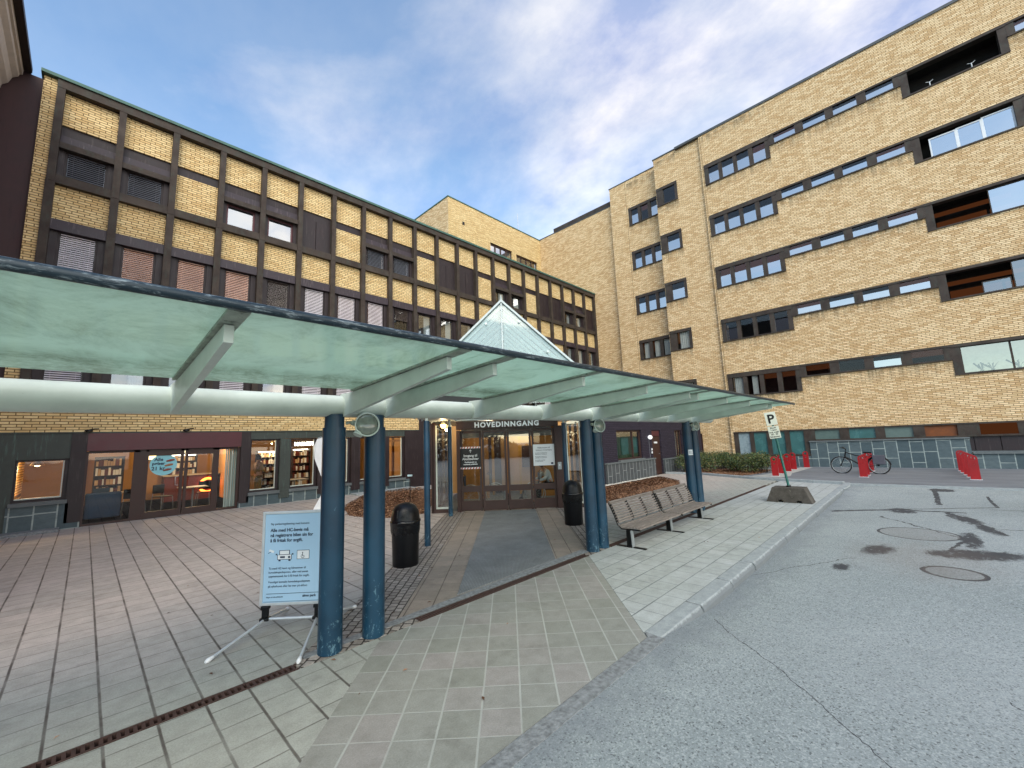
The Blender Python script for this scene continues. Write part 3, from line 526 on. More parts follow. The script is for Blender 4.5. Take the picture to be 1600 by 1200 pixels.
# ------------------------------------------------------------------ ground
def flat(name, poly, z, mt, thick=0.25, label=None):
    mb = MB(); mb.prism([(p[0], p[1], z - thick) for p in poly], (0, 0, thick)); return solo(mb, name, mt, (poly[0][0], poly[0][1], 0), label, None, kind='structure')
def sm(a, b, t): t = max(0, min(1, (t - a) / (b - a))); return t * t * (3 - 2 * t)
def road_z(x, y):
    return -0.004 - 0.105 * sm(3.7, 5.4, x) * (1 - sm(15.5, 18.0, x))
def road():
    mb = MB(); xs = [-600, -100, -20] + [-10 + 0.7 * i for i in range(60)] + [60, 150, 600]; ys = [-600, -100, -30] + [-16 + 0.7 * i for i in range(27)] + [2.6]
    for y in ys: 
        for x in xs: mb.v.append((x, y, road_z(x, y)))
    n = len(xs)
    for j in range(len(ys) - 1):
        for i in range(n - 1): mb.f.append((j * n + i, j * n + i + 1, (j + 1) * n + i + 1, (j + 1) * n + i)); mb.mi.append(0); mb.sm.append(True)
    solo(mb, 'road', M['asphalt'], (0, 0, 0), None, None, kind='structure')
road()
mb = MB(); mb.quad((-600, 2.5, -0.3), (600, 2.5, -0.3), (600, 600, -0.3), (-600, 600, -0.3)); solo(mb, 'ground', M['asphalt2'], (0, 0, 0), None, None, kind='structure')
isl = [(16.75, 1.86), (18.1, 2.0), (18.3, 3.0), (18.9, 5.0), (19.9, 6.9), (20.3, 7.6), (20.3, 9.4)]
flat('forecourt_paving', [(-14, 4.165), (16.4, 4.165), (18.6, 4.165)] + [(18.9, 5.0), (19.9, 6.9), (20.3, 7.6), (20.3, 9.6), (26, 9.6), (26, 30), (-14, 30)], 0.0, M['pave'])
flat('kerbside_paving', [(5.775, 4.04), (3.86, 2.125), (16.75, 2.128), (18.05, 2.10), (18.3, 3.0), (18.6, 4.04)], 0.0, M['pave_walk'])
flat('left_sidewalk_paving', [(-14, 4.04), (-14, 2.06), (0.2, 2.06), (2.18, 4.04)], 0.0, M['pave'])
flat('diagonal_walkway_paving', [(5.77, 4.04), (3.79, 2.06), (0.2, 2.06), (2.18, 4.04)], 0.0, M['pave_diag'])
flat('bicycle_yard', [(18.25, 2.05), (18.3, -60), (60, -60), (60, 9.5), (20.4, 9.5), (20.42, 7.6), (20.02, 6.9), (19.02, 5.0), (18.42, 3.0)], 0.05, M['asphalt2'])
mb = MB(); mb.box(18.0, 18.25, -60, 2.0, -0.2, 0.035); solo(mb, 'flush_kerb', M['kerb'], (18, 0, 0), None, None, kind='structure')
# walkway inlays
def uwpoly(name, pts, z, mt): return flat(name, [tuple(uw(a, b)[:2]) for a, b in pts], z, mt, 0.02)
yd = lambda w_: 4.17 * S2 + w_           # u where y=4.17
uwpoly('ramp_slabs', [(yd(-1.27), -1.27), (yd(1.27), 1.27), (11.75, 1.27), (11.75, -1.27)], 0.004, M['pave_ramp'])
uwpoly('sett_strip', [(yd(-2.0) + 0.02, -1.95), (yd(-1.275), -1.275), (11.9, -1.275), (11.9, -1.75)], 0.005, M['setts'])
uwpoly('sett_strip', [(yd(1.275), 1.275), (yd(1.62), 1.62), (11.9, 1.62), (11.9, 1.275)], 0.005, M['setts'])
mb = MB(); mb.prism([tuple(uw(yd(-.70) + 0.22, -.70, 0.004)), tuple(uw(yd(.67) + 0.22, .67, 0.004)), tuple(uw(11.7, .67, 0.004)), tuple(uw(11.7, -.70, 0.004))], (0, 0, 0.012))
solo(mb, 'entrance_mat', M['carpet'], tuple(uw(8, 0, 0.004)), 'long grey ribbed mat on the walkway up to the entrance doors', 'mat')
flat('sett_edging', [(1.5, 4.17), (6.0, 4.17), (6.0, 4.34), (1.5, 4.27)], 0.009, M['kerb_dark'], 0.03)
flat('sett_edging', [(1.42, 4.045), (2.62, 4.045), (2.62, 4.16), (1.42, 4.16)], 0.003, M['setts'], 0.1)
flat('sett_edging', [(5.8, 4.045), (6.45, 4.045), (6.45, 4.16), (5.8, 4.16)], 0.003, M['setts'], 0.1)
# kerbs
def kerb():
    mb = MB(); x = 3.88
    while x < 16.6:
        L = min(0.995, 16.75 - x); jitter = random.uniform(-.006, .006); x1 = x + L - 0.034
        prof = [(1.925 + jitter, road_z(x + .5, 2) - 0.06), (1.935 + jitter, -0.05), (1.965 + jitter, 0.0), (2.125, 0.004), (2.125, -0.2)]
        mb.prism([(x, a, b) for a, b in prof], (x1 - x, 0, 0)); x += L
    fl = MB(); fl.box(3.9, 16.7, 1.96, 2.12, -.25, -.03); solo(fl, 'kerb_joint_filler', M['draindark'], (4, 2, 0), None, None, kind='structure')
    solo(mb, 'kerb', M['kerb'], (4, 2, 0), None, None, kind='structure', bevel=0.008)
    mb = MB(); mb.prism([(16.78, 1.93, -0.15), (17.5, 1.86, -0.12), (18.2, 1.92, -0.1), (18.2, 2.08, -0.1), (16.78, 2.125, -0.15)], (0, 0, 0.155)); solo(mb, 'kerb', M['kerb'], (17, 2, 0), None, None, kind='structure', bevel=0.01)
    mb = MB()
    mb.prism([(-14, 1.92, -0.05), (3.87, 1.92, -0.05), (3.87, 2.12, -0.05), (3.80, 2.055, -0.05), (-14, 2.055, -0.05)], (0, 0, 0.052)); solo(mb, 'rough_kerb_strip', M['kerb_dark'], (0, 2, 0), None, None, kind='structure')
    mb = MB(); pts = [(18.05, 2.1), (18.25, 3.0), (18.85, 5.0), (19.85, 6.9), (20.25, 7.6), (20.25, 9.3)]
    for (xa, ya), (xb, yb) in zip(pts, pts[1:]):
        L = math.hypot(xb - xa, yb - ya); n = max(1, round(L / 0.9)); tx, ty = (xb - xa) / L, (yb - ya) / L
        for i in range(n):
            s0 = L * i / n; s1 = L * (i + 1) / n - 0.012
            mb.obox((xa + tx * s0, ya + ty * s0, -0.1), (tx * (s1 - s0), ty * (s1 - s0), 0), (ty * 0.17, -tx * 0.17, 0), (0, 0, 0.19))
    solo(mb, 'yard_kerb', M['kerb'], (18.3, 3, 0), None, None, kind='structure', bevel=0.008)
kerb()
def grate(x0, x1, slots=True, pitch=0.028, wide=0.018, label=''):
    t = thing('drain_grate', (x0, 4.1, 0), label, 'drain grate', 'drain grates along the column line')
    mb = MB(); mb.box(x0, x1, 4.045, 4.16, -0.08, -0.035); mb.build('channel', M['draindark'], t)
    mb = MB(); mb.box(x0, x1, 4.046, 4.062, -0.03, 0.004); mb.box(x0, x1, 4.143, 4.159, -0.03, 0.004)
    x = x0
    while x < x1 - 0.02: mb.box(x, x + pitch - wide, 4.063, 4.142, -0.025, 0.002); x += pitch
    mb.build('grate', M['drain'], t)
grate(-4.0, 1.42, True, 0.042, 0.022, label='open slotted drain grate in the paving left of the front blue columns')
grate(2.62, 5.78, True, 0.03, 0.010, 'rusty brown drain grate crossing the foot of the entrance mat')
grate(6.5, 10.0, True, 0.03, 0.010, 'rusty drain grate running under the wooden bench')
grate(10.02, 16.9, True, 0.03, 0.010, 'rusty drain grate running from the far blue columns toward the parking sign')

# ------------------------------------------------------------------ left wing
def facade(mb, axis, c, a0, a1, z0, z1, holes, depth, m=0, cap=True):
    """wall sheet with rectangular openings; axis 'Y': plane y=c facing -y, axis 'X': plane x=c facing -x"""
    A = sorted({a0, a1, *[v for h in holes for v in h[:2] if a0 < v < a1]}); Z = sorted({z0, z1, *[v for h in holes for v in h[2:] if z0 < v < z1]})
    P = (lambda a, d, z: (a, c + d, z)) if axis == 'Y' else (lambda a, d, z: (c + d, a, z))
    inh = lambda a, z: any(h[0] < a < h[1] and h[2] < z < h[3] for h in holes)
    for i in range(len(A) - 1):
        for j in range(len(Z) - 1):
            if inh((A[i] + A[i + 1]) / 2, (Z[j] + Z[j + 1]) / 2): continue
            mb.quad(P(A[i], 0, Z[j]), P(A[i + 1], 0, Z[j]), P(A[i + 1], 0, Z[j + 1]), P(A[i], 0, Z[j + 1]), m)
    for h in holes:
        b0, b1, y0, y1 = h[:4]; 
        for (p, q) in (((b0, y0), (b0, y1)), ((b1, y0), (b1, y1)), ((b0, y0), (b1, y0)), ((b0, y1), (b1, y1))):
            # skip reveals between touching openings
            mid = ((p[0] + q[0]) / 2, (p[1] + q[1]) / 2); e = 1e-3
            da, dz = (e, 0) if p[0] == q[0] else (0, e)
            if inh(mid[0] + da, mid[1] + dz) and inh(mid[0] - da, mid[1] - dz): continue
            mb.quad(P(p[0], 0, p[1]), P(q[0], 0, q[1]), P(q[0], depth, q[1]), P(p[0], depth, p[1]), m)
YL = 16.8
MX = [-1.27 + 1.3333 * k for k in range(22)]
wing = thing('hospital_wing', (12, 20, 0), 'long low wing of yellow brick panels in a dark bronze grid, behind the entrance canopy', 'building')
top = ['bl', 'bl', 'br', 'sk', 'sk', 'pn', 'br', 'bl', 'bl', 'br', 'pn', 'pn', 'br', 'wc', 'wc', 'br', 'pn', 'pn', 'sw', 'sw', 'pn']
midr = ['b1', 'b2', 'b3', 'b3', 'b4', 'b1', 'b2', 'b2', 'bh', 'wc', 'wc', 'wd', 'bh', 'wd', 'wc', 'wd', 'wd', 'brk', 'wc', 'wc', 'wd']
brick = MB(); panel = MB(); frm = MB(); lint = MB(); cop = MB()
def win_left(x0, x1, z0, z1, kind):
    """one window of the left wing: frame > glass, blind / curtain / room"""
    d = YL + 0.20
    f = MB(); t = 0.055
    f.box(x0, x0 + t, d - 0.02, d + 0.06, z0, z1); f.box(x1 - t, x1, d - 0.02, d + 0.06, z0, z1); f.box(x0 + t, x1 - t, d - 0.02, d + 0.06, z0, z0 + t); f.box(x0 + t, x1 - t, d - 0.02, d + 0.06, z1 - t, z1)
    fo = f.build('window', M['purple'] if kind not in ('sk',) else M['maroon'], wing)
    gm = 'glassR' if kind == 'sk' else ('glass' if kind.startswith('b') else 'glassM')
    MB().quad((x0 + t, d + 0.03, z0 + t), (x1 - t, d + 0.03, z0 + t), (x1 - t, d + 0.03, z1 - t), (x0 + t, d + 0.03, z1 - t)).build('pane', M[gm], fo)
    rm = MB(); rm.quad((x0, d + 0.5, z0), (x1, d + 0.5, z0), (x1, d + 0.5, z1), (x0, d + 0.5, z1)); rm.quad((x0, d + .06, z0), (x0, d + 0.5, z0), (x0, d + .5, z1), (x0, d + .06, z1)); rm.quad((x1, d + .06, z0), (x1, d + 0.5, z0), (x1, d + .5, z1), (x1, d + .06, z1))
    rm.quad((x0, d + .06, z1), (x1, d + .06, z1), (x1, d + .5, z1), (x0, d + .5, z1)); rm.quad((x0, d + .06, z0), (x1, d + .06, z0), (x1, d + .5, z0), (x0, d + .5, z0))
    rm.build('room', M['warm_dim'] if kind in ('b3', 'b2') else M['darkvoid'], fo)
    if kind[0] == 'b':
        b = MB(); zz = z1 - t - 0.03; zb = z0 + t + (0.02 if kind != 'bh' else (z1 - z0) * 0.5); pm = 0.062
        while zz > zb:
            b.obox((x0 + t + .01, d - 0.075 if kind != 'bl' else d - 0.075, zz), (x1 - x0 - 2 * t - .02, 0, 0), (0, 0.022, 0.034), (0, 0.002, 0.004)); zz -= pm
        for xx in (x0 + (x1 - x0) * .2, x1 - (x1 - x0) * .2): b.box(xx - .003, xx + .003, d - 0.055, d - 0.05, zb, z1 - t)
        b.build('blind', M[{'bl': 'slat_dark', 'b1': 'slat', 'b2': 'slat_pink' if x0 < 1 else 'slat', 'b3': 'slat_pink', 'b4': 'slat_brown', 'bh': 'slat_brown'}[kind]], fo)
    elif kind in ('wc', 'sw', 'wd'):
        b = MB(); xa = x0 + t + (x1 - x0) * (0.45 if kind == 'wc' else (0.55 if kind == 'sw' else 0.7)); n = 6
        for i in range(n): 
            a = xa + (x1 - t - xa) * i / n; c_ = xa + (x1 - t - xa) * (i + 1) / n; mm = (a + c_) / 2
            b.quad((a, d + .12, z0 + t), (mm, d + .09, z0 + t), (mm, d + .09, z1 - t), (a, d + .12, z1 - t)); b.quad((mm, d + .09, z0 + t), (c_, d + .12, z0 + t), (c_, d + .12, z1 - t), (mm, d + .09, z1 - t))
        b.build('curtain', M['curtain'], fo)
for k in range(21):
    xa = MX[k] + 0.085; xb = MX[k + 1] - 0.085; dbr = YL + 0.13; panel = MB(); lint = MB()
    # top storey
    brick.box(xa, xb, dbr, dbr + .1, 11.64, 12.66)
    panel.box(xa, xb, dbr + .06, dbr + .15, 11.30, 11.64)
    tk = top[k]
    if tk == 'br': brick.box(xa, xb, dbr + 0.01, dbr + .1, 9.98, 11.30)
    elif tk == 'pn':
        xm = (xa + xb) / 2; panel.box(xa, xm - .01, dbr + .02, dbr + .1, 9.98, 11.30); panel.box(xm + .01, xb, dbr + .02, dbr + .1, 9.98, 11.30)
    else:
        xm = (xa + xb) / 2; MB().box(xa, xb, dbr - .02, dbr + .1, 11.02, 11.30).build('lintel', M['plum_light'], wing); frm.box(xa, xb, YL - .02, dbr + .1, 10.84, 11.02)
        side = 0.13 if tk != 'sw' else 0.16
        panel.box(xa, xa + side, dbr, dbr + .1, 9.98, 10.84); panel.box(xb - side, xb, dbr, dbr + .1, 9.98, 10.84)
        win_left(xa + side, xb - side, 9.98, 10.84, tk)
    frm.box(xa, xb, YL - .03, dbr + .05, 9.72, 9.98)
    for fl, (zt) in enumerate((9.72, 6.44)):
        brick.box(xa, xb, dbr, dbr + .1, zt - 1.06, zt)
        lint.box(xa, xb, YL + .02, dbr + .1, zt - 1.38, zt - 1.06)
        kd = midr[k] if fl == 0 else random.choice(['wc', 'wd', 'sk', 'sk', 'b1'])
        zb = zt - 3.28 + 0.62
        if kd == 'brk': brick.box(xa, xb, dbr, dbr + .1, zb, zt - 1.38); 
        else:
            sd = 0.17; panel.box(xa, xa + sd, dbr, dbr + .1, zb, zt - 1.38); panel.box(xb - sd, xb, dbr, dbr + .1, zb, zt - 1.38)
            win_left(xa + sd, xb - sd, zb, zt - 1.38, kd if fl == 0 or kd != 'sk' else 'sk')
        frm.box(xa, xb, YL - .03, dbr + .05, zb - 0.62, zb) if fl == 0 else panel.box(xa, xb, dbr, dbr + .1, zb - 0.25, zb)
        lq = MB(); lq.v, lq.f, lq.mi, lq.sm = lint.v[-8:], [tuple(i - len(lint.v) + 8 for i in f_) for f_ in lint.f[-6:]], [0] * 6, [False] * 6; lq.build('lintel', M['plum_light'], wing); lint = MB()
    if fl == 1: build_boxes(panel, lambda e: 'window_jamb' if e[0] < .2 else ('spandrel_band' if e[2] < .4 else 'cladding_panel'), M['purple'], wing)
for k, x in enumerate(MX):
    for (z0, z1, hw) in ((9.74, 12.70, 0.085), (6.46, 9.76, 0.095), (3.55, 6.48, 0.095)):
        frm.box(x - hw, x + hw, YL - 0.06 if z0 > 9 else YL - 0.05, YL + 0.30, z0, z1 - 0.02)
frm.box(MX[0] - .085, MX[-1] + .12, YL - 0.07, YL + 0.3, 12.68, 12.93)
cop.box(MX[0] - .42, MX[-1] + .12, YL - 0.12, YL + 4.0, 12.935, 13.03)
# solid brick: end pier and the band above the ground floor
brick.box(MX[0] - .36, MX[0] - .085, YL + .02, YL + 4, 0, 12.93)
brick.box(MX[0] - .085, 10.89, YL + 0.0, YL + .3, 2.60, 3.50)
brick.build('wall', M['brickY'], wing); frm.build('facade_grid', M['bronze'], wing); cop.build('roof_edge', M['patina'], wing)
mb = MB(); mb.box(MX[0] - .3, MX[-1], YL + 0.95, YL + 12, 3.6, 12.9); mb.box(MX[0], 26.6, YL + .3, YL + .95, 12.66, 12.92); mb.build('inner_core', M['soffit'], wing)
# ground floor of the wing
gf = MB(); gfp = MB(); gfw = MB(); sill = MB(); st = MB()
gf.box(-1.75, 10.9, YL - .03, YL + .12, 2.565, 2.60)
gf.box(-3.0, -1.26, YL + .0, YL + .14, 0, 2.57); gf.box(-1.26, -0.28, YL + .002, YL + .14, 1.88, 2.57)
gfw.box(-0.29, 0.02, YL - .03, YL + .14, 0.15, 2.56); gfw.box(3.74, 4.03, YL - .03, YL + .14, 0.15, 2.56)
wins = [(4.03, 4.96), (5.33, 6.30), (6.68, 7.62), (8.02, 8.96), (9.35, 10.12)]
gf.box(4.0, 5.06, YL, YL + .12, 2.30, 2.56); gf.box(4.97, 5.32, YL - .05, YL + .12, 0.18, 2.30); gf.box(5.06, 7.7, YL, YL + .12, 2.31, 2.56)
gfw.box(6.31, 6.67, YL - .05, YL + .12, 0.18, 2.31); gf.box(7.7, 10.3, YL, YL + .12, 2.31, 2.56); gfw.box(7.63, 8.01, YL - .06, YL + .12, 0.18, 2.31); gfw.box(8.97, 9.34, YL - .05, YL + .12, 0.18, 2.31)
gfw.box(10.13, 14.9, YL - .02, YL + .2, 0.0, 2.56); gfw.box(10.895, 14.9, YL - .02, YL + .2, 2.56, 3.5)
gfw.box(-1.9, 14.9, YL + .08, YL + .13, 0.0, 0.18) if False else None
for a_, b_ in ((-0.29, 0.02), (3.73, 4.03), (4.96, 5.33), (6.30, 6.68), (7.62, 8.02), (8.96, 9.35), (10.12, 10.2)): st.box(a_, b_, YL - .02, YL + .13, 0.0, 0.2)
build_boxes(gf, 'ground_floor_cladding', M['greygreen'], wing); build_boxes(gfw, 'ground_floor_pier', M['purple'], wing)
mb = MB(); mb.box(0.02, 3.74, YL - .05, YL + .1, 2.06, 2.56); mb.build('fascia', M['maroon'], wing)
for a, b in [(-1.26, -0.29)] + wins:
    zs = 0.78 if a < 0 else 0.47
    sill.box(a - .03, b + .03, YL - .09, YL + .1, zs - 0.10, zs)
    st.box(a - .06, b + .06, YL - .03, YL + .1, 0.0, zs - 0.10)
st.box(10.15, 10.4, YL - .05, YL - 0.025, 0, .4)
build_boxes(st, 'plinth', M['slateY'], wing); build_boxes(sill, 'sill', M['sill'], wing)
def gwin(x0, x1, z0, z1):
    f = MB(); t = 0.05; d = YL + .06
    f.box(x0, x0 + t, d, d + .07, z0, z1, 0); f.box(x1 - t - .04, x1, d, d + .07, z0, z1, 0); f.box(x0 + t, x1 - t - .04, d, d + .07, z1 - t, z1, 0); f.box(x0 + t, x1 - t - .04, d, d + .07, z0, z0 + t + .02, 0)
    f.box(x1 - t - .07, x1 - t - .045, d + .03, d + .08, z0 + t + .02, z1 - t, 1); f.box(x0 + t, x1 - t - .07, d + .03, d + .09, z0 + t + .02, z0 + t + .05, 1)
    fo = f.build('window', [M['purple'], M['cream']], wing)
    MB().quad((x0 + t, d + .05, z0 + t), (x1 - t, d + .05, z0 + t), (x1 - t, d + .05, z1 - t), (x0 + t, d + .05, z1 - t)).build('pane', M['glass'], fo)
gwin(-1.26, -0.29, 0.78, 1.88)
for a, b in wins: gwin(a, b, 0.47, 2.30)
# cafe glazed door screen: x 0.02..3.74
f = MB(); d = YL + .05
for a, b in ((0.02, 0.07), (1.02, 1.16), (1.30, 1.36), (2.13, 2.21), (2.245, 2.32), (2.97, 3.14), (3.66, 3.74)): f.box(a, b, d, d + .08, 0.06, 2.05)
f.box(0.02, 3.74, d, d + .08, 0.0, 0.06); f.box(0.07, 3.66, d, d + .08, 1.99, 2.10); f.box(1.36, 2.13, d, d + .08, 1.86, 1.99); f.box(2.32, 2.97, d, d + .08, 1.86, 1.99); f.box(1.36, 2.13, d, d + .08, 0.06, 0.2); f.box(2.32, 2.97, d, d + .08, 0.06, 0.2); f.box(1.16, 1.30, d + .01, d + .07, .06, 2.0)
cd = f.build('glazed_screen', M['brownwood'], wing, label='brown framed double glass door of the café')
MB().quad((0.07, d + .04, 0.06), (3.66, d + .04, .06), (3.66, d + .04, 2.0), (.07, d + .04, 2.0)).build('pane', M['glass'], cd)
MB().tube([(2.10, d - .005, 0.92), (2.02, d - .06, 0.94), (2.02, d - .06, 1.18), (2.10, d - .005, 1.20)], 0.012, 8).build('handle', M['steel'], cd)
# café inside
ro = MB(); ro.box(-1.9, 10.6, YL + .13, 25, -0.02, 0.0); ro.build('cafe_floor', M['woodfloor'], wing)
ro = MB(); ro.quad((-1.9, 24, 0), (10.8, 24, 0), (10.8, 24, 2.6), (-1.9, 24, 2.6)); ro.quad((-1.9, 17, 0), (-1.9, 24, 0), (-1.9, 24, 2.6), (-1.9, 17, 2.6)); ro.quad((10.8, 17, 0), (10.8, 24, 0), (10.8, 24, 2.6), (10.8, 17, 2.6)); ro.box(-0.25, 0.0, YL + .13, 20.6, 0, 2.55); ro.box(4.2, 4.35, 20.5, 24, 0, 2.5)
ro.build('cafe_wall', M['warmwall'], wing)
ro = MB(); ro.box(-1.9, 10.8, YL + .13, 24, 2.56, 2.59); ro.build('cafe_ceiling', M['soffit'], wing)
mb = MB()
for i in range(6): mb.box(3.36 + i * .055, 3.40 + i * .055, YL + .2, YL + .23, 0.07, 2.0)
mb.build('vertical_blind', M['drape'], wing)

b = MB()
for y_ in (17.9, 18.9, 20.2): b.box(10.70, 10.79, y_, y_ + .09, 0, 2.3)
b.box(10.72, 10.79, 17.9, 20.2, 2.1, 2.2); build_boxes(b, 'wall_panelling', simple('ochre_panelling', '#8a5a22', .6), wing)
# things inside the café
def pendant(x, y, z, label, r=0.16):
    t = thing('pendant_lamp', (x, y, z), label, 'lamp', 'pendant lamps in the café')
    MB().lathe((x, y, z), [(0.02, 0.14), (r * .45, 0.12), (r, 0.0), (r * .95, -0.005)], 20).build('lamp_shade', M['slat_brown'], t)
    MB().lathe((x, y, z - .02), [(0.0, 0.04), (0.05, 0.03), (0.06, 0.0), (0.0, -0.02)], 12).build('bulb', M['lamp'], t)
    MB().cyl((x, y, z + .13), (x, y, 2.56), 0.006, n=6).build('cord', M['blackmetal'], t)
    l = bpy.data.lights.new('cafe_light', 'POINT'); l.energy = 80; l.color = (1.0, 0.68, 0.36); l.shadow_soft_size = 0.12; lo = bpy.data.objects.new('pendant_light', l); COL.objects.link(lo); lo.parent = t; lo.location = (0, 0, -0.12)
pendant(-0.95, 18.3, 1.72, 'dark shaded pendant lamp glowing in the small window left of the café doors')
pendant(1.6, 20.0, 2.2, 'pendant lamp behind the round sticker on the café door')
pendant(3.3, 21.2, 2.25, 'pendant lamp over the café counter behind the right door leaf', 0.13)
pendant(5.7, 19.8, 2.3, 'pendant lamp in the shop behind the second ground floor window', 0.12)
pendant(8.6, 19.6, 2.3, 'pendant lamp behind the fourth ground floor window', 0.12)
def cafe_table(x, y, label):
    t = thing('cafe_table', (x, y, 0), label, 'table', 'tables in the café')
    MB().box(x - .4, x + .4, y - .4, y + .4, 0.70, 0.735).build('tabletop', M['tabletop'], t, bevel=0.008)
    MB().cyl((x, y, 0.02), (x, y, 0.70), 0.03, n=12).build('leg', M['steel'], t); MB().cyl((x, y, 0), (x, y, .02), .25, n=20).build('foot', M['blackmetal'], t)
cafe_table(2.75, 18.6, 'square pale café table just inside the right door leaf'); cafe_table(0.75, 18.9, 'square pale café table inside the left glazed panel'); cafe_table(5.9, 18.0, 'pale table behind the second window from the café doors'); cafe_table(9.6, 18.3, 'pale table behind the window nearest the entrance porch')
def cafe_chair(x, y, rz, label, mt='black'):
    t = thing('cafe_chair', (x, y, 0), label, 'chair', 'chairs in the café')
    c, s = math.cos(rz), math.sin(rz); Q = lambda a, b, z: (x + a * c - b * s, y + a * s + b * c, z)
    MB().obox(Q(-.21, -.21, .43), Vector(Q(.21, -.21, .43)) - Vector(Q(-.21, -.21, .43)), Vector(Q(-.21, .21, .43)) - Vector(Q(-.21, -.21, .43)), (0, 0, .035)).build('seat', M[mt], t, bevel=.01)
    MB().obox(Q(-.20, .18, .55), Vector(Q(.20, .18, .55)) - Vector(Q(-.20, .18, .55)), Vector(Q(-.2, .21, .55)) - Vector(Q(-.2, .18, .55)), (0, 0, .30)).build('backrest', M[mt], t, bevel=.01)
    for a, b in ((-.19, -.19), (.19, -.19), (-.19, .19), (.19, .19)): MB().cyl(Q(a * 1.15, b * 1.15, 0), Q(a, b, .57 if b > 0 else .43), .011, n=8).build('leg', M['steel'], t)
cafe_chair(2.0, 19.2, 0.6, 'black café chair left of the table behind the door handle'); cafe_chair(3.2, 19.4, -0.3, 'black café chair behind the table in the right door leaf'); cafe_chair(1.2, 18.15, 2.6, 'black café chair with steel legs at the left glazed panel'); cafe_chair(0.5, 19.8, 0.2, 'blue café chair beyond the table in the left glazed panel', 'blueseat')
t = thing('sofa', (0.45, 17.9, 0), 'dark blue sofa low behind the leftmost café glass panel', 'sofa')
MB().box(0.08, .85, 17.5, 18.1, 0.12, 0.45).build('seat', M['blueseat'], t, bevel=.04); MB().box(0.08, .85, 17.34, 17.5, 0.12, .85).build('backrest', M['blueseat'], t, bevel=.04)
def shelf(x0, x1, y, z0, z1, n, label, lit=False):
    t = thing('shelf_unit', ((x0 + x1) / 2, y, 0), label, 'shelf', 'goods shelves in the café shop')
    b = MB(); b.box(x0, x1, y + .3, y + .33, z0, z1); b.box(x0 - .03, x0, y, y + .33, z0, z1); b.box(x1, x1 + .03, y, y + .33, z0, z1)
    for i in range(n + 1): zz = z0 + (z1 - z0) * i / n; b.box(x0, x1, y, y + .3, zz - .02, zz)
    b.build('frame', M['shelf'], t)
    gd = [MB(), MB(), MB()]
    for i in range(n):
        zz = z0 + (z1 - z0) * i / n; x = x0 + .02
        while x < x1 - .08:
            ww = random.uniform(.05, .11); hh = random.uniform(.45, .85) * (z1 - z0) / n; gd[random.randrange(3)].box(x, x + ww - .012, y + .03, y + .2, zz + .001, zz + hh); x += ww
    g3 = gd[0]; 
    for j, q in enumerate(gd):
        if q.v: q.build('goods', [M['goods'], M['counter'], M['white']][j], t)
    if lit:
        MB().box(x0 + .02, x1 - .02, y + .26, y + .28, z1 - .08, z1 - .04).build('strip_light', M['lampw'], t)
shelf(6.55, 7.3, 20.3, 0.3, 1.95, 5, 'brightly lit shelf of white packages behind the second window', True)
shelf(5.1, 5.85, 20.0, 0.2, 1.9, 6, 'warm lit bread shelf behind the first window right of the café doors', True)
shelf(8.3, 9.2, 21.0, 0.3, 2.1, 5, 'shelf of goods behind the third window', True)
shelf(2.6, 3.5, 23.2, 1.0, 1.9, 3, 'wall shelf behind the café counter', True)
shelf(0.3, 1.1, 22.8, 0.1, 1.9, 5, 'tall dark shelf at the back of the café left side')
t = thing('cafe_counter', (3.6, 22.2, 0), 'reddish café counter at the back with a glowing orange ring on its front', 'counter')
MB().box(2.3, 4.1, 22.0, 22.8, 0, 1.0).build('body', M['counter'], t); MB().box(2.25, 4.15, 21.95, 22.85, 1.0, 1.04).build('worktop', M['tabletop'], t)
rg = MB(); 
for i in range(24): 
    a0, a1 = 2 * math.pi * i / 24, 2 * math.pi * (i + 1) / 24
    rg.tube([(3.75 + .28 * math.cos(a0), 21.96, .55 + .28 * math.sin(a0)), (3.75 + .28 * math.cos(a1), 21.96, .55 + .28 * math.sin(a1))], .045, 8)
M['orange_glow'] = emit('orange_neon', '#ff7a2a', 5.0); rg.build('neon_ring', M['orange_glow'], t)
t = thing('menu_screen', (3.2, 23.7, 2.1), 'bright menu board high on the back wall of the café', 'screen'); MB().box(1.7, 2.6, 23.8, 23.86, 1.7, 2.35).build('panel', emit('menu_light', '#ffdf98', 2.2), t); MB().box(1.66, 2.64, 23.862, 23.9, 1.66, 2.39).build('frame', M['blackmetal'], t)
t = thing('menu_screen', (4.0, 23.7, 2.1), 'smaller white lettered menu board beside the bright one in the café', 'screen'); MB().box(2.9, 3.9, 23.8, 23.86, 1.95, 2.4).build('panel', emit('menu_light_dim', '#e9dcae', 1.0), t); MB().box(2.86, 3.94, 23.862, 23.9, 1.91, 2.44).build('frame', M['blackmetal'], t)
t = thing('shop_sign', (6.3, 20.2, 2.1), 'glowing white shop lettering over the shelves behind the second window', 'sign'); text('HARVEST', 0.21, M['lampw'], t, (6.92, 20.0, 2.07), (1, 0, 0), (0, 0, 1), bold=0.008, xs=0.95); MB().box(6.3, 7.6, 20.03, 20.06, 2.02, 2.3).build('board', M['shelf'], t)
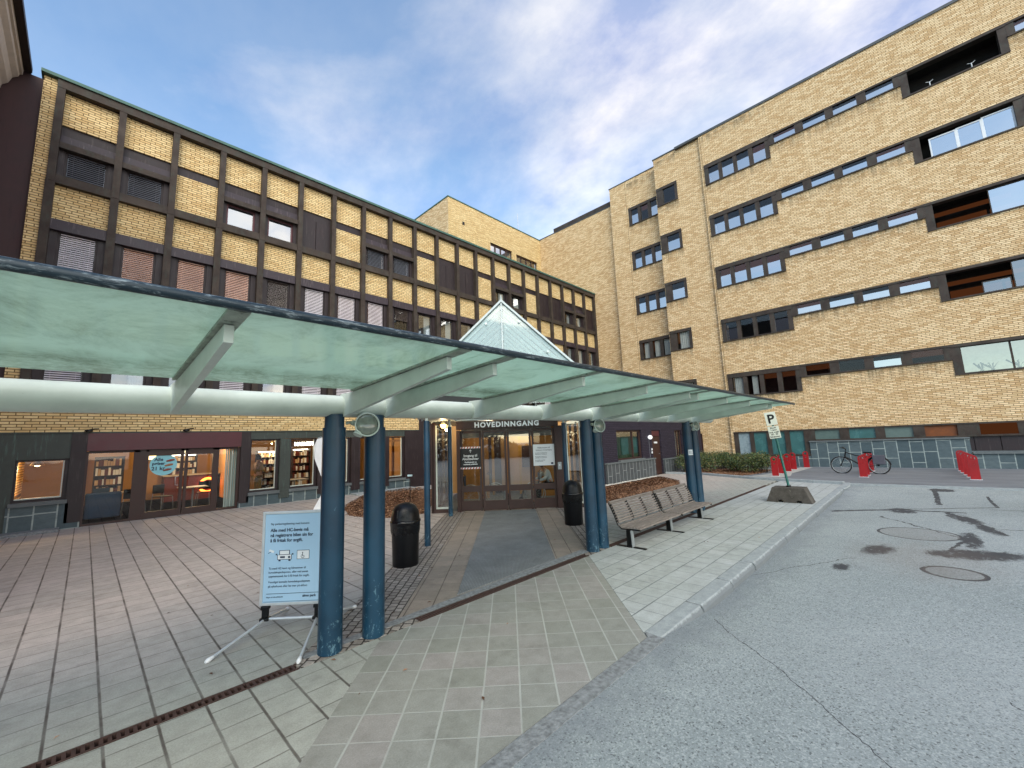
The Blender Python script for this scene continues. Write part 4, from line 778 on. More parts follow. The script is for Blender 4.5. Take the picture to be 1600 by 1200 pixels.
# round sausage sticker on the café door
t = thing('round_sticker', (1.72, YL, 1.55), 'round light blue sausage offer sticker on the left café door leaf', 'sticker')
MB().cyl((1.72, YL + .078, 1.58), (1.72, YL + .072, 1.58), 0.33, n=40).build('disc', simple('sky_blue_sticker', '#86c9d6', 0.4, var=.05), t)
for i, (tx, zz, sz) in enumerate((('Alle', 1.70, .13), ('pølser', 1.58, .12), ('21 kr', 1.42, .15))): text(tx, sz, M['ink'], t, (1.60, YL + .07, zz), (1, 0, 0), (0, 0, 1), bold=.004)
for i in range(3):
    z_ = 1.70 - i * .14; mbx = MB(); mbx.tube([(1.78 + i * -.03, YL + .068, z_ - .02), (1.88 - i * .03, YL + .064, z_ + .005), (1.98 - i * .03, YL + .068, z_ + .02)], [.02, .034, .02], 8); mbx.build('sausage', simple('sausage_print', '#8a3320' if i != 1 else '#a5683c', .5), t)

# ------------------------------------------------------------------ dark single-storey annex right of the entrance
YA = 9.4
annex = thing('annex', (20, 12, 0), 'single storey annex of dark violet brick with slate plinth, right of the entrance', 'building')
b = MB(); holes = [(16.02, 18.28, 0.86, 2.18), (19.33, 20.28, 0.0, 2.16), (22.0, 22.9, 0.74, 2.15)]
facade(b, 'Y', YA, 14.9, 25.7, 0.0, 3.0, holes, 0.14); b.quad((14.9, YA, 0), (14.9, 22, 0), (14.9, 22, 3), (14.9, YA, 3)); b.build('wall', M['brickV'], annex)
MB().box(14.8, 25.7, YA - .06, 17, 3.0, 3.12).build('roof', M['bronze'], annex)
b = MB(); b.box(14.95, 19.31, YA - .10, YA - .004, 0, .78); b.box(20.32, 25.7, YA - .10, YA - .004, 0, .68); build_boxes(b, 'plinth', M['slateH'], annex)
b = MB(); b.box(14.92, 19.33, YA - .14, YA - .003, .78, .84); b.box(20.30, 25.7, YA - .14, YA - .003, .68, .74); b.box(16.02, 18.28, YA - .12, YA + .12, .84, .89); build_boxes(b, 'sill', M['sill'], annex)
def awin(x0, x1, z0, z1, split, inner):
    d = YA + .08; f = MB(); t = .07
    for a, c_ in ((x0, x0 + t), (x1 - t, x1), (split, split + .07)): f.box(a, c_, d, d + .07, z0, z1)
    f.box(x0, x1, d + .002, d + .068, z0, z0 + t); f.box(x0, x1, d + .002, d + .068, z1 - t, z1)
    fo = f.build('window', M['brownwood'], annex); MB().quad((x0, d + .04, z0), (x1, d + .04, z0), (x1, d + .04, z1), (x0, d + .04, z1)).build('pane', M['glassM'], fo)
    MB().quad((x0, d + .2, z0), (x1, d + .2, z0), (x1, d + .2, z1), (x0, d + .2, z1)).build('curtain', inner, fo)
awin(16.02, 18.28, .89, 2.18, 17.5, simple('green_blind', '#3b5a48', .6, var=.3, scale=2)); awin(22.0, 22.9, .75, 2.15, 22.4, M['drape'])
dr = MB(); dr.box(19.36, 20.25, YA + .06, YA + .11, .02, 1.86); d_o = dr.build('door', M['brownwood'], annex); MB().box(19.36, 20.25, YA + .05, YA + .12, 1.88, 2.14).build('transom', M['maroon'], d_o)
MB().tube([(20.08, YA + .055, 1.0), (20.08, YA + .02, 1.0), (20.0, YA + .02, 1.0)], .012, 6).build('handle', M['steel'], d_o); MB().box(19.62, 19.98, YA + .052, YA + .058, 1.52, 1.60).build('door_plate', M['white'], d_o)
b = MB(); b.box(14.95, 25.6, YA + .5, 16.5, 0, 2.95); b.build('inner_core', M['darkvoid'], annex)
t = thing('wall_lamp', (18.95, YA, 1.83), 'round white globe wall lamp on dark brick left of the annex door', 'lamp')
MB().lathe((18.95, YA - .1, 1.83), [(0.0, -.1), (.06, -.085), (.1, -.03), (.105, 0), (.1, .03), (.06, .085), (0, .1)], 20).build('globe', emit('globe_lamp', '#eef2f4', 0.9), t); MB().cyl((18.95, YA - .03, 1.83), (18.95, YA, 1.83), .05, n=14).build('mount', M['white'], t)
MB().cyl((18.97, YA - .012, .86), (18.97, YA - .012, 1.74), .012, n=6).build('conduit', M['slat_dark'], t)
for zz in (1.05, 1.2): MB().box(19.2 - .04, 19.2 + .04, YA - .03, YA, zz, zz + .09).build('switch', M['white'], t)

# ------------------------------------------------------------------ tall right building
XR = 25.6
tower = thing('hospital_tower', (28, 5, 0), 'tall yellow brick building with six rows of stepped dark ribbon windows on the right', 'building')
heads = [1.90, 5.20, 8.44, 11.68, 14.98, 18.32]; TOP = 20.42
holes = []; yards = []
for r, h in enumerate(heads):
    holes += [(4.05, 7.55, h - 1.25, h), (-1.35, 4.05, h - .56, h), (-4.62, -1.35, h - 1.22, h), (-10.0, -4.62, h - .56, h), (-13.5, -10.0, h - 1.25, h)]
b = MB(); facade(b, 'X', XR, -40, 7.7, 0.0, TOP, holes, 0.32); b.quad((XR, 7.7, 0), (XR, 7.7, TOP), (XR + 8, 7.7, TOP), (XR + 8, 7.7, 0)); 
XB, XA, XC = 25.75, 26.45, 26.85
hb = [(9.33, 10.72, h - 1.2, h) for h in heads]; ha = [(10.75, 13.18, h - 1.27, h) for h in heads]
facade(b, 'X', XB, 7.7, 10.75, 0, 20.52, hb, 0.3); b.quad((XB, 10.75, 0), (XA + .2, 10.75, 0), (XA + .2, 10.75, 20.5), (XB, 10.75, 20.5))
facade(b, 'X', XA, 10.75, 14.6, 0, 20.55, ha, 0.3); b.quad((XA, 14.6, 0), (XC + .2, 14.6, 0), (XC + .2, 14.6, 20.5), (XA, 14.6, 20.5))
b.quad((XC, 14.6, 0), (XC, 21.95, 0), (XC, 21.95, 19.45), (XC, 14.6, 19.45)); b.quad((XC, 14.6, 19.45), (XC, 21.95, 19.45), (XC + 8, 21.95, 19.45), (XC + 8, 14.6, 19.45))
b.build('wall', M['brickX'], tower)
c_ = MB(); c_.box(XR - .05, XR + 9, -40.1, 9.2, TOP, TOP + .14); c_.box(XB - .04, XB + 9, 9.2, 10.8, 20.525, 20.60); c_.box(XA - .03, XA + 9, 10.8, 14.65, 20.555, 20.61); c_.box(XC - .03, XC + 9, 14.66, 22.3, 19.455, 19.52); c_.box(XC + .05, XC + .2, 14.7, 20.4, 19.52, 19.86); c_.build('roof_edge', simple('dark_roof_flashing', '#4f5152', .5, .3, .2, 4), tower)
c_ = MB(); c_.box(XC + .02, XC + .04, 14.66, 20.4, 19.56, 19.9); c_.build('roof_cladding', M['bronze'], tower)
# joints in the brickwork
c_ = MB(); c_.box(XR - .004, XR + .02, 7.60, 7.63, 2.0, TOP); c_.box(XA - .004, XA + .01, 13.3, 13.325, 2, 20.5); c_.build('movement_joint', simple('sealant', '#8d7450', .8), tower)
c_ = MB(); c_.box(XR + 1.6, XR + 1.7, -40, 7.65, 0, TOP - .05); c_.box(XA + 1.2, XA + 1.3, 7.8, 14.6, 0, 20.4)
for h in heads: c_.box(XR + .36, XR + 1.6, -40, 7.65, h + .02, h + .1); c_.box(XA + .32, XA + 1.2, 9, 14.5, h + .02, h + .1); c_.box(XR + .36, XR + 1.6, -40, 7.65, h - 1.4, h - 1.3); c_.box(XA + .32, XA + 1.2, 9, 14.5, h - 1.4, h - 1.3)
c_.build('inner_core', M['darkvoid'], tower)
WARM = {(5, 0): (3,), (4, 0): (), (3, 0): (0, 1, 2, 3), (2, 0): (), (1, 0): (2, 3)}
def ribbon(x, ys, z0, z1, tint, name='window', sillpos=True, head=0.14, depth=0.10, white=False):
    """ys: list of pane (y0,y1), running from high y to low y"""
    hi = ys[0][2] if len(ys[0]) > 2 else None
def rib(x, ya, yb, z0, z1, panes, headh, styles, sill_out=True):
    """bronze surround x plane, opening ya<yb, panes list (y0,y1)"""
    f = MB(); d = x + .03
    f.box(x - .05, x + .16, ya, yb, z1 - headh, z1 + .04)
    f.box(x - .07, x + .2, ya, yb, z0 - .06, z0)
    prev = ya; ps = sorted(panes)
    for (p0, p1) in ps:
        if p0 - prev > .01: f.box(x - .025, x + .18, prev, p0, z0 + .002, z1 - headh - .002)
        prev = p1
    if yb - prev > .01: f.box(x - .025, x + .18, prev, yb, z0 + .002, z1 - headh - .002)
    fo = f.build('window', M['bronze'], tower); z1g = z1 - headh
    gl = MB(); cu = MB(); ce = MB(); gR = MB()
    for i, (p0, p1) in enumerate(ps):
        st_ = styles[i % len(styles)]; zm = z0 + (z1g - z0) * (0.62 if st_[0] != 'f' else 1.0)
        if st_[0] == 's': gR.quad((d, p0, z0), (d, p1, z0), (d, p1, zm), (d, p0, zm)); gl.quad((d, p0, zm), (d, p1, zm), (d, p1, z1g), (d, p0, z1g))
        elif st_[0] == 'f': gl.quad((d, p0, z0), (d, p1, z0), (d, p1, z1g), (d, p0, z1g))
        elif st_[0] == 'c':
            gl.quad((d, p0, z0), (d, p1, z0), (d, p1, z1g), (d, p0, z1g)); n = 5; wdt = (p1 - p0) * (.75 if len(st_) < 3 else 0.45); pa = p0 + random.random() * (p1 - p0 - wdt)
            for j in range(n): 
                a = pa + wdt * j / n; c2 = pa + wdt * (j + 1) / n; m_ = (a + c2) / 2; cu.quad((d + .1, a, z0), (d + .07, m_, z0), (d + .07, m_, z1g), (d + .1, a, z1g)); cu.quad((d + .07, m_, z0), (d + .1, c2, z0), (d + .1, c2, z1g), (d + .07, m_, z1g))
        if len(st_) > 1 and st_[1] == 'w': ce.quad((d + .25, p0 - .05, zm - .25), (d + .25, p1 + .05, zm - .25), (d + .12, p1 + .05, z1g), (d + .12, p0 - .05, z1g))
    if gl.v: gl.build('pane', M['glassL'], fo)
    if gR.v: gR.build('pane', M['glassR'], fo)
    if cu.v: cu.build('curtain', M['curtain'], fo)
    if ce.v: ce.build('lit_ceiling', M['warm_dim'], fo)
    return fo
g4 = [(4.27, 4.88), (5.10, 5.73), (5.93, 6.55), (6.75, 7.32)]; s4 = [(-1.12, -.14), (.23, 1.16), (1.5, 2.45), (2.82, 3.8)]; g4b = [(-10.9 + .85 * 0 - .0, -10.25), (-11.75, -11.1), (-12.6, -11.95), (-13.4, -12.8)]; s4b = [(-9.7, -8.75), (-8.4, -7.45), (-7.1, -6.15), (-5.8, -4.85)]
GS = {5: ['sw', 's', 's', 's'], 4: ['s', 's', 's', 's'], 3: ['sw', 'sw', 'sw', 'sw'], 2: ['s', 'f', 'f', 's'], 1: ['fw', 'fw', 'c-x', 'c'], 0: None}
SS = {5: ['s', 's', 's', 'sw'], 4: ['sw', 's', 's', 's'], 3: ['sw', 's', 's', 'sw'], 2: ['sw', 's', 's', 'sw'], 1: ['fw', 's', 'f', 'fw'], 0: None}
for r, h in enumerate(heads):
    if r:
        rib(XR, 4.05, 7.55, h - 1.25, h, g4, .20, GS[r]); rib(XR, -1.35, 4.048, h - .56, h, s4, .05, SS[r]); rib(XR, -13.5, -10.0, h - 1.25, h, g4b, .20, GS[r]); rib(XR, -10.0, -4.62, h - .56, h, s4b, .05, SS[r])
    if r:
        o = rib(XA, 10.76, 13.18, h - 1.27, h, [(10.95, 11.5), (11.72, 12.25), (12.47, 12.98)], .16, [['c'], ['cw'], ['cw'], ['s'], ['s'], ['s', 'fw', 's']][r]); rib(XB, 9.33, 10.72, h - 1.2, h, [(9.5, 10.28)], .14, [['c'], ['c'], ['cw'], ['s'], ['s'], ['f']][r])
# ground floor windows of the tower
def plainwin(x, ya, yb, z0, z1, panes, mat_frame, mats):
    f = MB(); f.box(x - .04, x + .16, ya, yb, z1 - .04, z1 + .03); f.box(x - .08, x + .16, ya, yb, z0 - .07, z0); prev = ya
    for p0, p1 in sorted(panes): f.box(x - .02, x + .16, prev, p0, z0 + .002, z1 - .042); prev = p1
    f.box(x - .02, x + .16, prev, yb, z0 + .002, z1 - .042); fo = f.build('window', mat_frame, tower)
    q = [MB() for _ in mats]
    for i, (p0, p1) in enumerate(sorted(panes)): q[i % len(mats)].quad((x + .05, p0, z0), (x + .05, p1, z0), (x + .05, p1, z1 - .04), (x + .05, p0, z1 - .04))
    for m_, k_ in zip(q, mats): m_.build('pane', k_, fo)
    return fo
plainwin(XR, 4.05, 7.55, .68, 1.9, g4, M['bronze'], [M['teal_blind'], M['teal_blind'], M['teal_blind'], simple('pale_frosted_pane', '#8b9ca3', .3, var=.2)])
plainwin(XR, -1.35, 4.048, 1.40, 1.9, s4, M['bronze'], [simple('rust_board', '#74401c', .7, var=.3, scale=5), simple('frosted_strip', '#5d6f6b', .35, var=.15), M['teal_blind'], simple('frosted_strip_b', '#566a66', .35, var=.15)])
plainwin(XB, 9.33, 10.72, .75, 1.9, [(9.5, 10.3)], M['brownwood'], [M['teal_blind']]); plainwin(XA, 10.76, 13.1, .75, 1.9, [(11, 12.8)], M['brownwood'], [M['drape']])
fo = plainwin(XR, -4.62, -1.35, 1.42, 1.9, [(-4.4, -3.0), (-2.75, -1.75)], M['bronze'], [M['warm'], M['warm_dim']])
b = MB()
for i in range(4): b.box(XR + .02, XR + .1, -4.4 + i * .72 - .0, -4.4 + (i + 1) * .72 - .02, .76, 1.345)
b.box(XR + .01, XR + .12, -4.62, -4.4, .7, 1.35); b.box(XR + .01, XR + .12, -1.52, -1.352, .7, 1.35); build_boxes(b, 'spandrel_panel', M['purple'], tower)
b = MB(); b.box(XR - .07, XR - .003, -1.40, 4.06, .03, 1.27); b.box(XR - .06, XR - .003, -4.62, -1.41, .03, .64); b.box(XR - .07, XR - .003, -16, -4.63, .03, 1.27); b.box(XR - .06, XR - .003, 4.07, 7.6, .03, .58); build_boxes(b, 'plinth', M['slateX'], tower)
b = MB(); b.box(XR - .13, XR - .002, -1.42, 4.08, 1.27, 1.33); b.box(XR - .13, XR - .002, -4.6, -1.43, .64, .70); build_boxes(b, 'plinth_cap', M['sill'], tower)
b = MB(); b.box(XR - .02, XR + .3, -4.62, -1.35, .70, .76); b.build('bay_sill', M['sill'], tower)
# open loggia / large glazed bays
for r, h in enumerate(heads):
    if not r: continue
    x = XR; z0 = h - 1.22
    f = MB(); f.box(x - .02, x + .3, -1.62, -1.352, z0, h - .08); f.box(x - .02, x + .3, -4.62, -4.38, z0, h - .08); f.box(x - .05, x + .3, -4.62, -1.35, h - .08, h + .04); f.box(x - .05, x + .3, -4.62, -1.35, z0 - .06, z0)
    fo = f.build('window', M['bronze'], tower)
    wf = MB(); d = x + .12
    def pane(y0, y1, z0_, z1_, t=.05):
        wf.box(d, d + .05, y0, y0 + t, z0_, z1_); wf.box(d, d + .05, y1 - t, y1, z0_, z1_); wf.box(d, d + .05, y0 + t, y1 - t, z0_, z0_ + t); wf.box(d, d + .05, y0 + t, y1 - t, z1_ - t, z1_)
        gq.quad((d + .025, y0, z0_), (d + .025, y1, z0_), (d + .025, y1, z1_), (d + .025, y0, z1_))
    gq = MB()
    if r == 4: pane(-2.75, -1.9, z0, h - .28); pane(-3.5, -2.75, z0, h - .25); pane(-4.38, -3.5, z0, h - .2)
    elif r == 3: pane(-4.38, -3.25, z0, h - .1, .03)
    elif r == 2: pane(-4.38, -3.45, z0, h - .1, .03); pane(-3.4, -2.6, z0, z0 + .5, .03)
    elif r == 1: pane(-3.0, -1.62, z0, h - .08, .03); pane(-4.38, -3.0, z0, h - .08, .03)
    if wf.v: wf.build('sash', M['white'] if r == 4 else M['bronze'], fo); gq.build('pane', M['glassR'] if r in (3, 4) else M['glassM'], fo)
    if r == 5:
        q = MB()
        for y_ in (-2.3, -3.6): q.cyl((x + .35, y_, z0), (x + .35, y_, z0 + .42), .02, n=6); q.tube([(x + .35, y_ - .12, z0 + .46), (x + .35, y_, z0 + .4), (x + .35, y_ + .12, z0 + .46)], .012, 5)
        q.build('clothes_stand', M['white'], fo); q = MB(); q.box(x + .3, x + .6, -2.15, -1.85, z0, z0 + .12); q.build('green_box', simple('lime_plastic', '#6fae2e', .5), fo)
    q = MB(); q.quad((x + 1.0, -4.6, z0), (x + 1.0, -1.4, z0), (x + 1.0, -1.4, h), (x + 1.0, -4.6, h)); q.build('room', [None, simple('lit_pale_room', '#b9c2b0', .8, emis=hexc('#c8c9a8'), es=.3), M['darkvoid'], M['darkvoid'], M['darkvoid'], M['darkvoid']][r], fo)
    if r in (2, 3):
        q = MB(); q.box(x + .7, x + .8, -3.2, -1.7, z0 + .1, z0 + .48); q.box(x + .7, x + .8, -4.4, -3.3, z0 + .05, z0 + .45); q.box(x + .5, x + .55, -3.9, -1.65, z0 + .68, z0 + .86); q.build('warm_glow_panel', M['warm_dim'], fo)  # warm room light put in as dim emissive blocks
    if r == 1:
        for j, y_ in enumerate((-2.15, -2.45, -3.15)):
            pl = MB(); 
            for k in range(14): 
                a = random.uniform(0, 6.28); e = random.uniform(.1, .32); pl.add([(x + .3, y_, z0 + .08), (x + .3 + .1 * math.cos(a), y_ + e * math.sin(a), z0 + .12 + e), (x + .33, y_ + .04 + e * math.sin(a), z0 + .08 + e)], [(0, 1, 2)])
            pl.cyl((x + .3, y_, z0), (x + .3, y_, z0 + .1), .05, .06, 10); pl.build('potted_plant', M['leaf'], fo)

# ------------------------------------------------------------------ penthouse block behind the wing
pent = thing('penthouse_block', (22, 26, 0), 'windowed brick block rising behind the wing roof, with a thin mast on top', 'building')
b = MB(); YP = 21.95
facade(b, 'Y', YP, 16.78, 26.85, 12.0, 19.38, [(20.8, 23.2, 15.9, 17.25), (23.7, 26.3, 15.9, 17.2)], .25); b.build('wall', M['brickY'], pent)
b = MB(); b.quad((16.78, YP, 12), (16.78, YP + 14, 12), (16.78, YP + 14, 19.38), (16.78, YP, 19.38)); b.build('side_wall', M['brickX'], pent)
b = MB(); b.box(16.74, 27, YP - .04, YP + 14, 19.385, 19.46); b.build('roof_edge', M['patina'], pent)
for (a, c2, zt) in ((20.8, 23.2, 17.25), (23.7, 26.3, 17.2)):
    f = MB(); f.box(a, c2, YP + .1, YP + .2, zt - .12, zt); n = 4; ww = (c2 - a) / n
    for i in range(n + 1): f.box(a + ww * i - .05, a + ww * i + .05, YP + .1, YP + .2, 15.9, zt - .12)
    fo = f.build('window', M['brownwood'], pent); MB().quad((a, YP + .15, 15.9), (c2, YP + .15, 15.9), (c2, YP + .15, zt), (a, YP + .15, zt)).build('pane', M['glassR'] if a < 22 else M['glassM'], fo); MB().quad((a, YP + .3, 15.9), (c2, YP + .3, 15.9), (c2, YP + .3, zt), (a, YP + .3, zt)).build('room', M['darkvoid'], fo)
MB().box(18.05, 18.25, YP - .02, YP + .02, 17.7, 17.95).build('vent', M['blackmetal'], pent)
MB().cyl((24.6, YP + .5, 19.4), (24.6, YP + .5, 21.3), .03, n=8).build('mast', M['steel'], pent)

# ------------------------------------------------------------------ old building on the left edge
old = thing('old_building', (-4, 14, 0), 'old pink rendered building with a heavy cream cornice, cut off at the top left corner', 'building')
YO = 16.9
MB().box(-9, -2.46, 6, YO + 6, 0, 12.3).build('wall', M['pinkwall'], old)
prof = [(-2.46, 12.05), (-2.38, 12.05), (-2.36, 12.18), (-2.26, 12.3), (-2.2, 12.5), (-2.1, 12.6), (-2.08, 12.68), (-2.03, 12.7), (-2.02, 12.84), (-2.46, 12.84)]
b = MB(); b.prism([(a, 6, z_) for a, z_ in prof], (0, YO - 6, 0)); b.build('cornice', M['stucco'], old)
MB().box(-9, -1.86, 6, YO - .02, 12.845, 12.98).build('gutter', M['oldroof'], old)
b = MB(); b.prism([(-1.9, 6, 12.98), (-9, 6, 12.98), (-6.5, 6, 15.5)], (0, YO + 4, 0)); b.build('roof', M['oldroof'], old)
link = solo(MB().box(-4.5, -1.64, YO + .06, YO + .5, 0, 12.86), 'sheet_metal_wall', M['redbrown'], (-2, YO, 0), 'dark red brown sheet clad link wall between the old building and the brick wing', 'wall')

# ------------------------------------------------------------------ glass canopy along the columns
YC = 4.15
can = thing('glass_canopy', (4, YC, 0), 'long milky green glass canopy on a cream tube with paired blue columns', 'canopy')
XL, XE = -4.2, 12.15
MB().cyl((XL, YC, 2.275), (XE - .05, YC, 2.275), 0.108, n=32).build('tube_beam', M['cream'], can)
PY, PZ, PR = 2.14, 2.515, 0.024
MB().cyl((XL, PY, PZ), (XE, PY, PZ), PR, n=16).build('edge_pipe', M['pipe'], can)
cols = [1.715, 2.145, 6.06, 6.36, 10.42, 10.84]
for x in cols:
    b = MB(); b.cyl((x, YC, 0), (x, YC, 2.06), 0.108, n=28); b.cyl((x, YC, 2.06), (x, YC, 2.19), 0.092, n=28); b.build('column', M['blue'], can)
brs = [-2.25, -0.9, 0.45, 1.79, 2.24, 3.47, 4.83, 6.18, 6.50, 7.85, 9.20, 10.55, 10.95]
topz = lambda y: 2.385 + (YC - y) / (YC - 2.35) * (2.485 - 2.385)
for x in brs:
    b = MB(); yt = 2.36; hw = .022
    pr = [(YC + .02, 2.19), (YC - .06, 2.163), (yt, 2.385), (yt, topz(yt) - .008), (YC - .3, topz(YC - .3) - .008), (YC, 2.40)]
    b.prism([(x - hw, a, z_) for a, z_ in pr], (2 * hw, 0, 0)); br = b.build('bracket', M['cream'], can, bevel=.003)
    b = MB(); y0, y1 = YC - .28, PY + .02
    b.prism([(x - .045, y0, topz(y0) - .004), (x - .045, y1, topz(y1) - .004), (x - .045, y1, topz(y1) + .012), (x - .045, y0, topz(y0) + .012)], (.09, 0, 0)); rl = b.build('rail', M['cream_dirty'], br)
edges = [XL] + [-0.9, 0.45, 2.015, 3.47, 4.83, 6.34, 7.85, 9.20, 10.75] + [XE]
for a, c2 in zip(edges, edges[1:]):
    y0, y1 = YC - .27, PY + .012; zz = lambda y: topz(y) + .014
    b = MB(); b.prism([(a + .004, y0, zz(y0)), (c2 - .004, y0, zz(y0)), (c2 - .004, y1, zz(y1)), (a + .004, y1, zz(y1))], (0, 0, .010)); b.build('glass_panel', M['canopy_glass'], can)

def floodlight(x, label):
    t = thing('floodlight', (x, YC - .05, 2.1), label, 'floodlight', 'floodlights between the paired columns')
    c = Vector((x, YC - .14, 2.085)); ax = Vector((-0.30, -0.62, -0.02)).normalized()
    ax = Vector((0.05, -0.80, -0.33)).normalized() if False else Vector((-0.25, -0.93, 0.10)).normalized()
    MB().lathe(c - ax * .03, [(.062, -.075), (.072, -.07), (.10, -.02), (.122, .02), (.124, .035), (.112, .037), (.108, .03)], 32, ax).build('housing', M['cream'], t)
    MB().lathe(c - ax * .01, [(.108, .0), (.10, .012), (.07, .025), (.03, .03), (0, .031)], 32, ax).build('lens', simple('frosted_lens', '#7d8478', .15, var=.3, scale=12, spec=.8), t)
    e = c + Vector((-.07, .03, -.085)); MB().cyl(c + Vector((-.035, .06, -.03)), e + Vector((-.01, .02, -.02)), .042, .045, 18).build('ballast_can', M['cream'], t)
    b = MB(); b.tube([c + Vector((-.02, .08, .02)), c + Vector((-.10, .10, .03)), c + Vector((-.17, .12, .02))], .014, 8); b.lathe(c + Vector((-.10, .09, .02)), [(0, -.03), (.03, -.02), (.036, 0), (.03, .02), (0, .03)], 12); b.build('mounting_arm', M['cream_dirty'], t)
floodlight(1.99, 'cream round floodlight between the two nearest blue columns')
floodlight(6.30, 'cream round floodlight at the middle pair of blue columns')
floodlight(10.72, 'cream round floodlight at the farthest pair of blue columns')
t = thing('column_notice', (10.42, YC - .11, 1.45), 'small white notice taped on the far blue column', 'sticker')
b = MB()
for i in range(8):
    a0 = R(200 + i * 8); a1 = R(208 + i * 8); rr = .111
    b.quad((10.42 + rr * math.cos(a0), YC + rr * math.sin(a0), 1.37), (10.42 + rr * math.cos(a1), YC + rr * math.sin(a1), 1.37), (10.42 + rr * math.cos(a1), YC + rr * math.sin(a1), 1.50), (10.42 + rr * math.cos(a0), YC + rr * math.sin(a0), 1.50))
b.build('paper', M['white'], t)
b = MB()
for i in range(3):
    for j in range(7): a0 = R(206 + j * 7); a1 = R(211 + j * 7); rr = .1125; z_ = 1.455 - i * .03; b.quad(*[(10.42 + rr * math.cos(a), YC + rr * math.sin(a), zz) for a, zz in ((a0, z_), (a1, z_), (a1, z_ + .012), (a0, z_ + .012))])
b.build('print', M['ink'], t)

# ------------------------------------------------------------------ entrance porch with glass gable roof
porch = thing('entrance_porch', tuple(uw(11.8, 0)), 'brown framed glass entrance porch with a steep white gabled glass roof', 'porch')
U0 = 11.75
def ub(mb, u0, u1, w0, w1, z0, z1, m=0): mb.obox(uw(u0, w0, z0), UD * (u1 - u0), WD * (w1 - w0), ZD * (z1 - z0), m)
def uq(mb, u, w0, w1, z0, z1): mb.quad(uw(u, w0, z0), uw(u, w1, z0), uw(u, w1, z1), uw(u, w0, z1))
b = MB(); ub(b, U0, U0 + .14, -1.46, -1.36, 0, 2.23); ub(b, U0, U0 + .14, 1.31, 1.56, 0, 2.25); ub(b, U0 - .02, U0 + .16, -1.46, 1.56, 2.25, 2.27); b.build('frame', M['brownwood'], porch)
b = MB(); ub(b, U0 - .04, U0 + .1, -1.46, 1.42, 2.272, 2.47); so = b.build('sign_fascia', M['brownwood'], porch)
text('HOVEDINNGANG', 0.195, M['letter'], so, uw(U0 - .045, -.03, 2.30), WD, ZD, ext=.006, bold=.008, spacing=1.22, name='lettering')
xsd = [(-1.36, -.77), (-.75, -.06), (-.04, .64), (.66, 1.31)]
for i, (w0, w1) in enumerate(xsd):
    b = MB(); u = U0 + .03 + (.05 if i in (0, 3) else 0)
    ub(b, u, u + .06, w0, w0 + .06, .0, 2.22); ub(b, u, u + .06, w1 - .06, w1, .0, 2.22)
    for z0, z1 in ((.02, .28), (.52, .68), (2.15, 2.22)): ub(b, u + .002, u + .058, w0 + .06, w1 - .06, z0, z1)
    dd = b.build('door', M['brownwood'], porch)
    b = MB(); uq(b, u + .03, w0 + .06, w1 - .06, .28, .52); uq(b, u + .03, w0 + .06, w1 - .06, .68, 2.15); b.build('pane', M['glassM'] if i in (1, 2) else M['glass'], dd)
# side lights and side walls
for sgn_, wa, wb in ((-1, -2.10, -1.56), (1, 1.58, 2.1)):
    b = MB(); ub(b, U0 - .02, U0 + .1, min(wa, wb) - (.07 if sgn_ < 0 else -.0), min(wa, wb) + (.0 if sgn_ < 0 else .0) + .001, .0, 2.45); 
    wo = wa if sgn_ < 0 else wb
    ub(b, U0 - .02, U0 + .12, wo - .05, wo + .05, 0.0, 2.48); ub(b, U0, 15.0, wo - .04, wo + .04, .0, .08); ub(b, U0, 15.0, wo - .04, wo + .04, 2.36, 2.46)
    for uu in (12.9, 14.0, 15.0): ub(b, uu, uu + .08, wo - .039, wo + .039, .08, 2.36)
    ub(b, U0 - .02, U0 + .1, min(wa, wb) + .05, max(wa, wb) - .05, .0, .10); b.build('side_frame', M['brownwood'], porch)
    b = MB(); uq(b, U0 + .04, min(wa, wb) + .05, max(wa, wb) - .03, .1, 2.4); b.quad(uw(U0 + .1, wo, .08), uw(15, wo, .08), uw(15, wo, 2.36), uw(U0 + .1, wo, 2.36)); b.build('side_glass', M['glassM'], porch)
    b = MB(); ub(b, U0 + .03, U0 + .05, min(wa, wb) + .05, min(wa, wb) + .09, .1, 2.4); ub(b, U0 + .03, U0 + .05, max(wa, wb) - .09, max(wa, wb) - .03, .1, 2.4); ub(b, U0 + .03, U0 + .05, min(wa, wb) + .09, max(wa, wb) - .09, .1, .15); build_boxes(b, 'glazing_bead', M['cream'], porch)
for wv in (-1.57, 1.5):
    for uu in (8.05, 11.18):
        b = MB(); b.cyl(uw(uu, wv, 0), uw(uu, wv, 2.32), .058, n=20); b.build('column', M['blue'], porch); b = MB(); b.cyl(uw(uu, wv, 2.32), uw(uu, wv, 2.50), .035, n=12); b.build('column_cap', M['cream'], porch)
# flat soffit/eaves gutters, then gable frames
b = MB(); ub(b, 7.7, 15.0, -2.15, -1.45, 2.50, 2.56); ub(b, 7.7, 15.0, 1.40, 2.05, 2.50, 2.56); ub(b, 11.7, 15.0, -1.45, 1.4, 2.50, 2.54); b.build('eaves', M['roof_white'], porch); b = MB(); ub(b, 7.62, 7.68, -2.15, 2.05, 2.60, 2.86); b.build('eaves_beam', M['blackmetal'], porch)
AZ, EZ, HW, CW = 4.56, 2.56, 2.08, -.04
b = MB()
for uu in [7.72 + .42 * i for i in range(12)]:
    for s_ in (-1, 1):
        p0 = uw(uu, CW, AZ - .02); p1 = uw(uu, CW + s_ * HW, EZ); dv = (p1 - p0)
        nv = Vector((0, 0, -0.11)); b.obox(p0, dv, UD * .07, nv)
b.obox(uw(7.7, CW - .03, AZ - .10), UD * 5.1, WD * .06, ZD * .08)
b.build('roof_frame', M['roof_white'], porch)
b = MB()
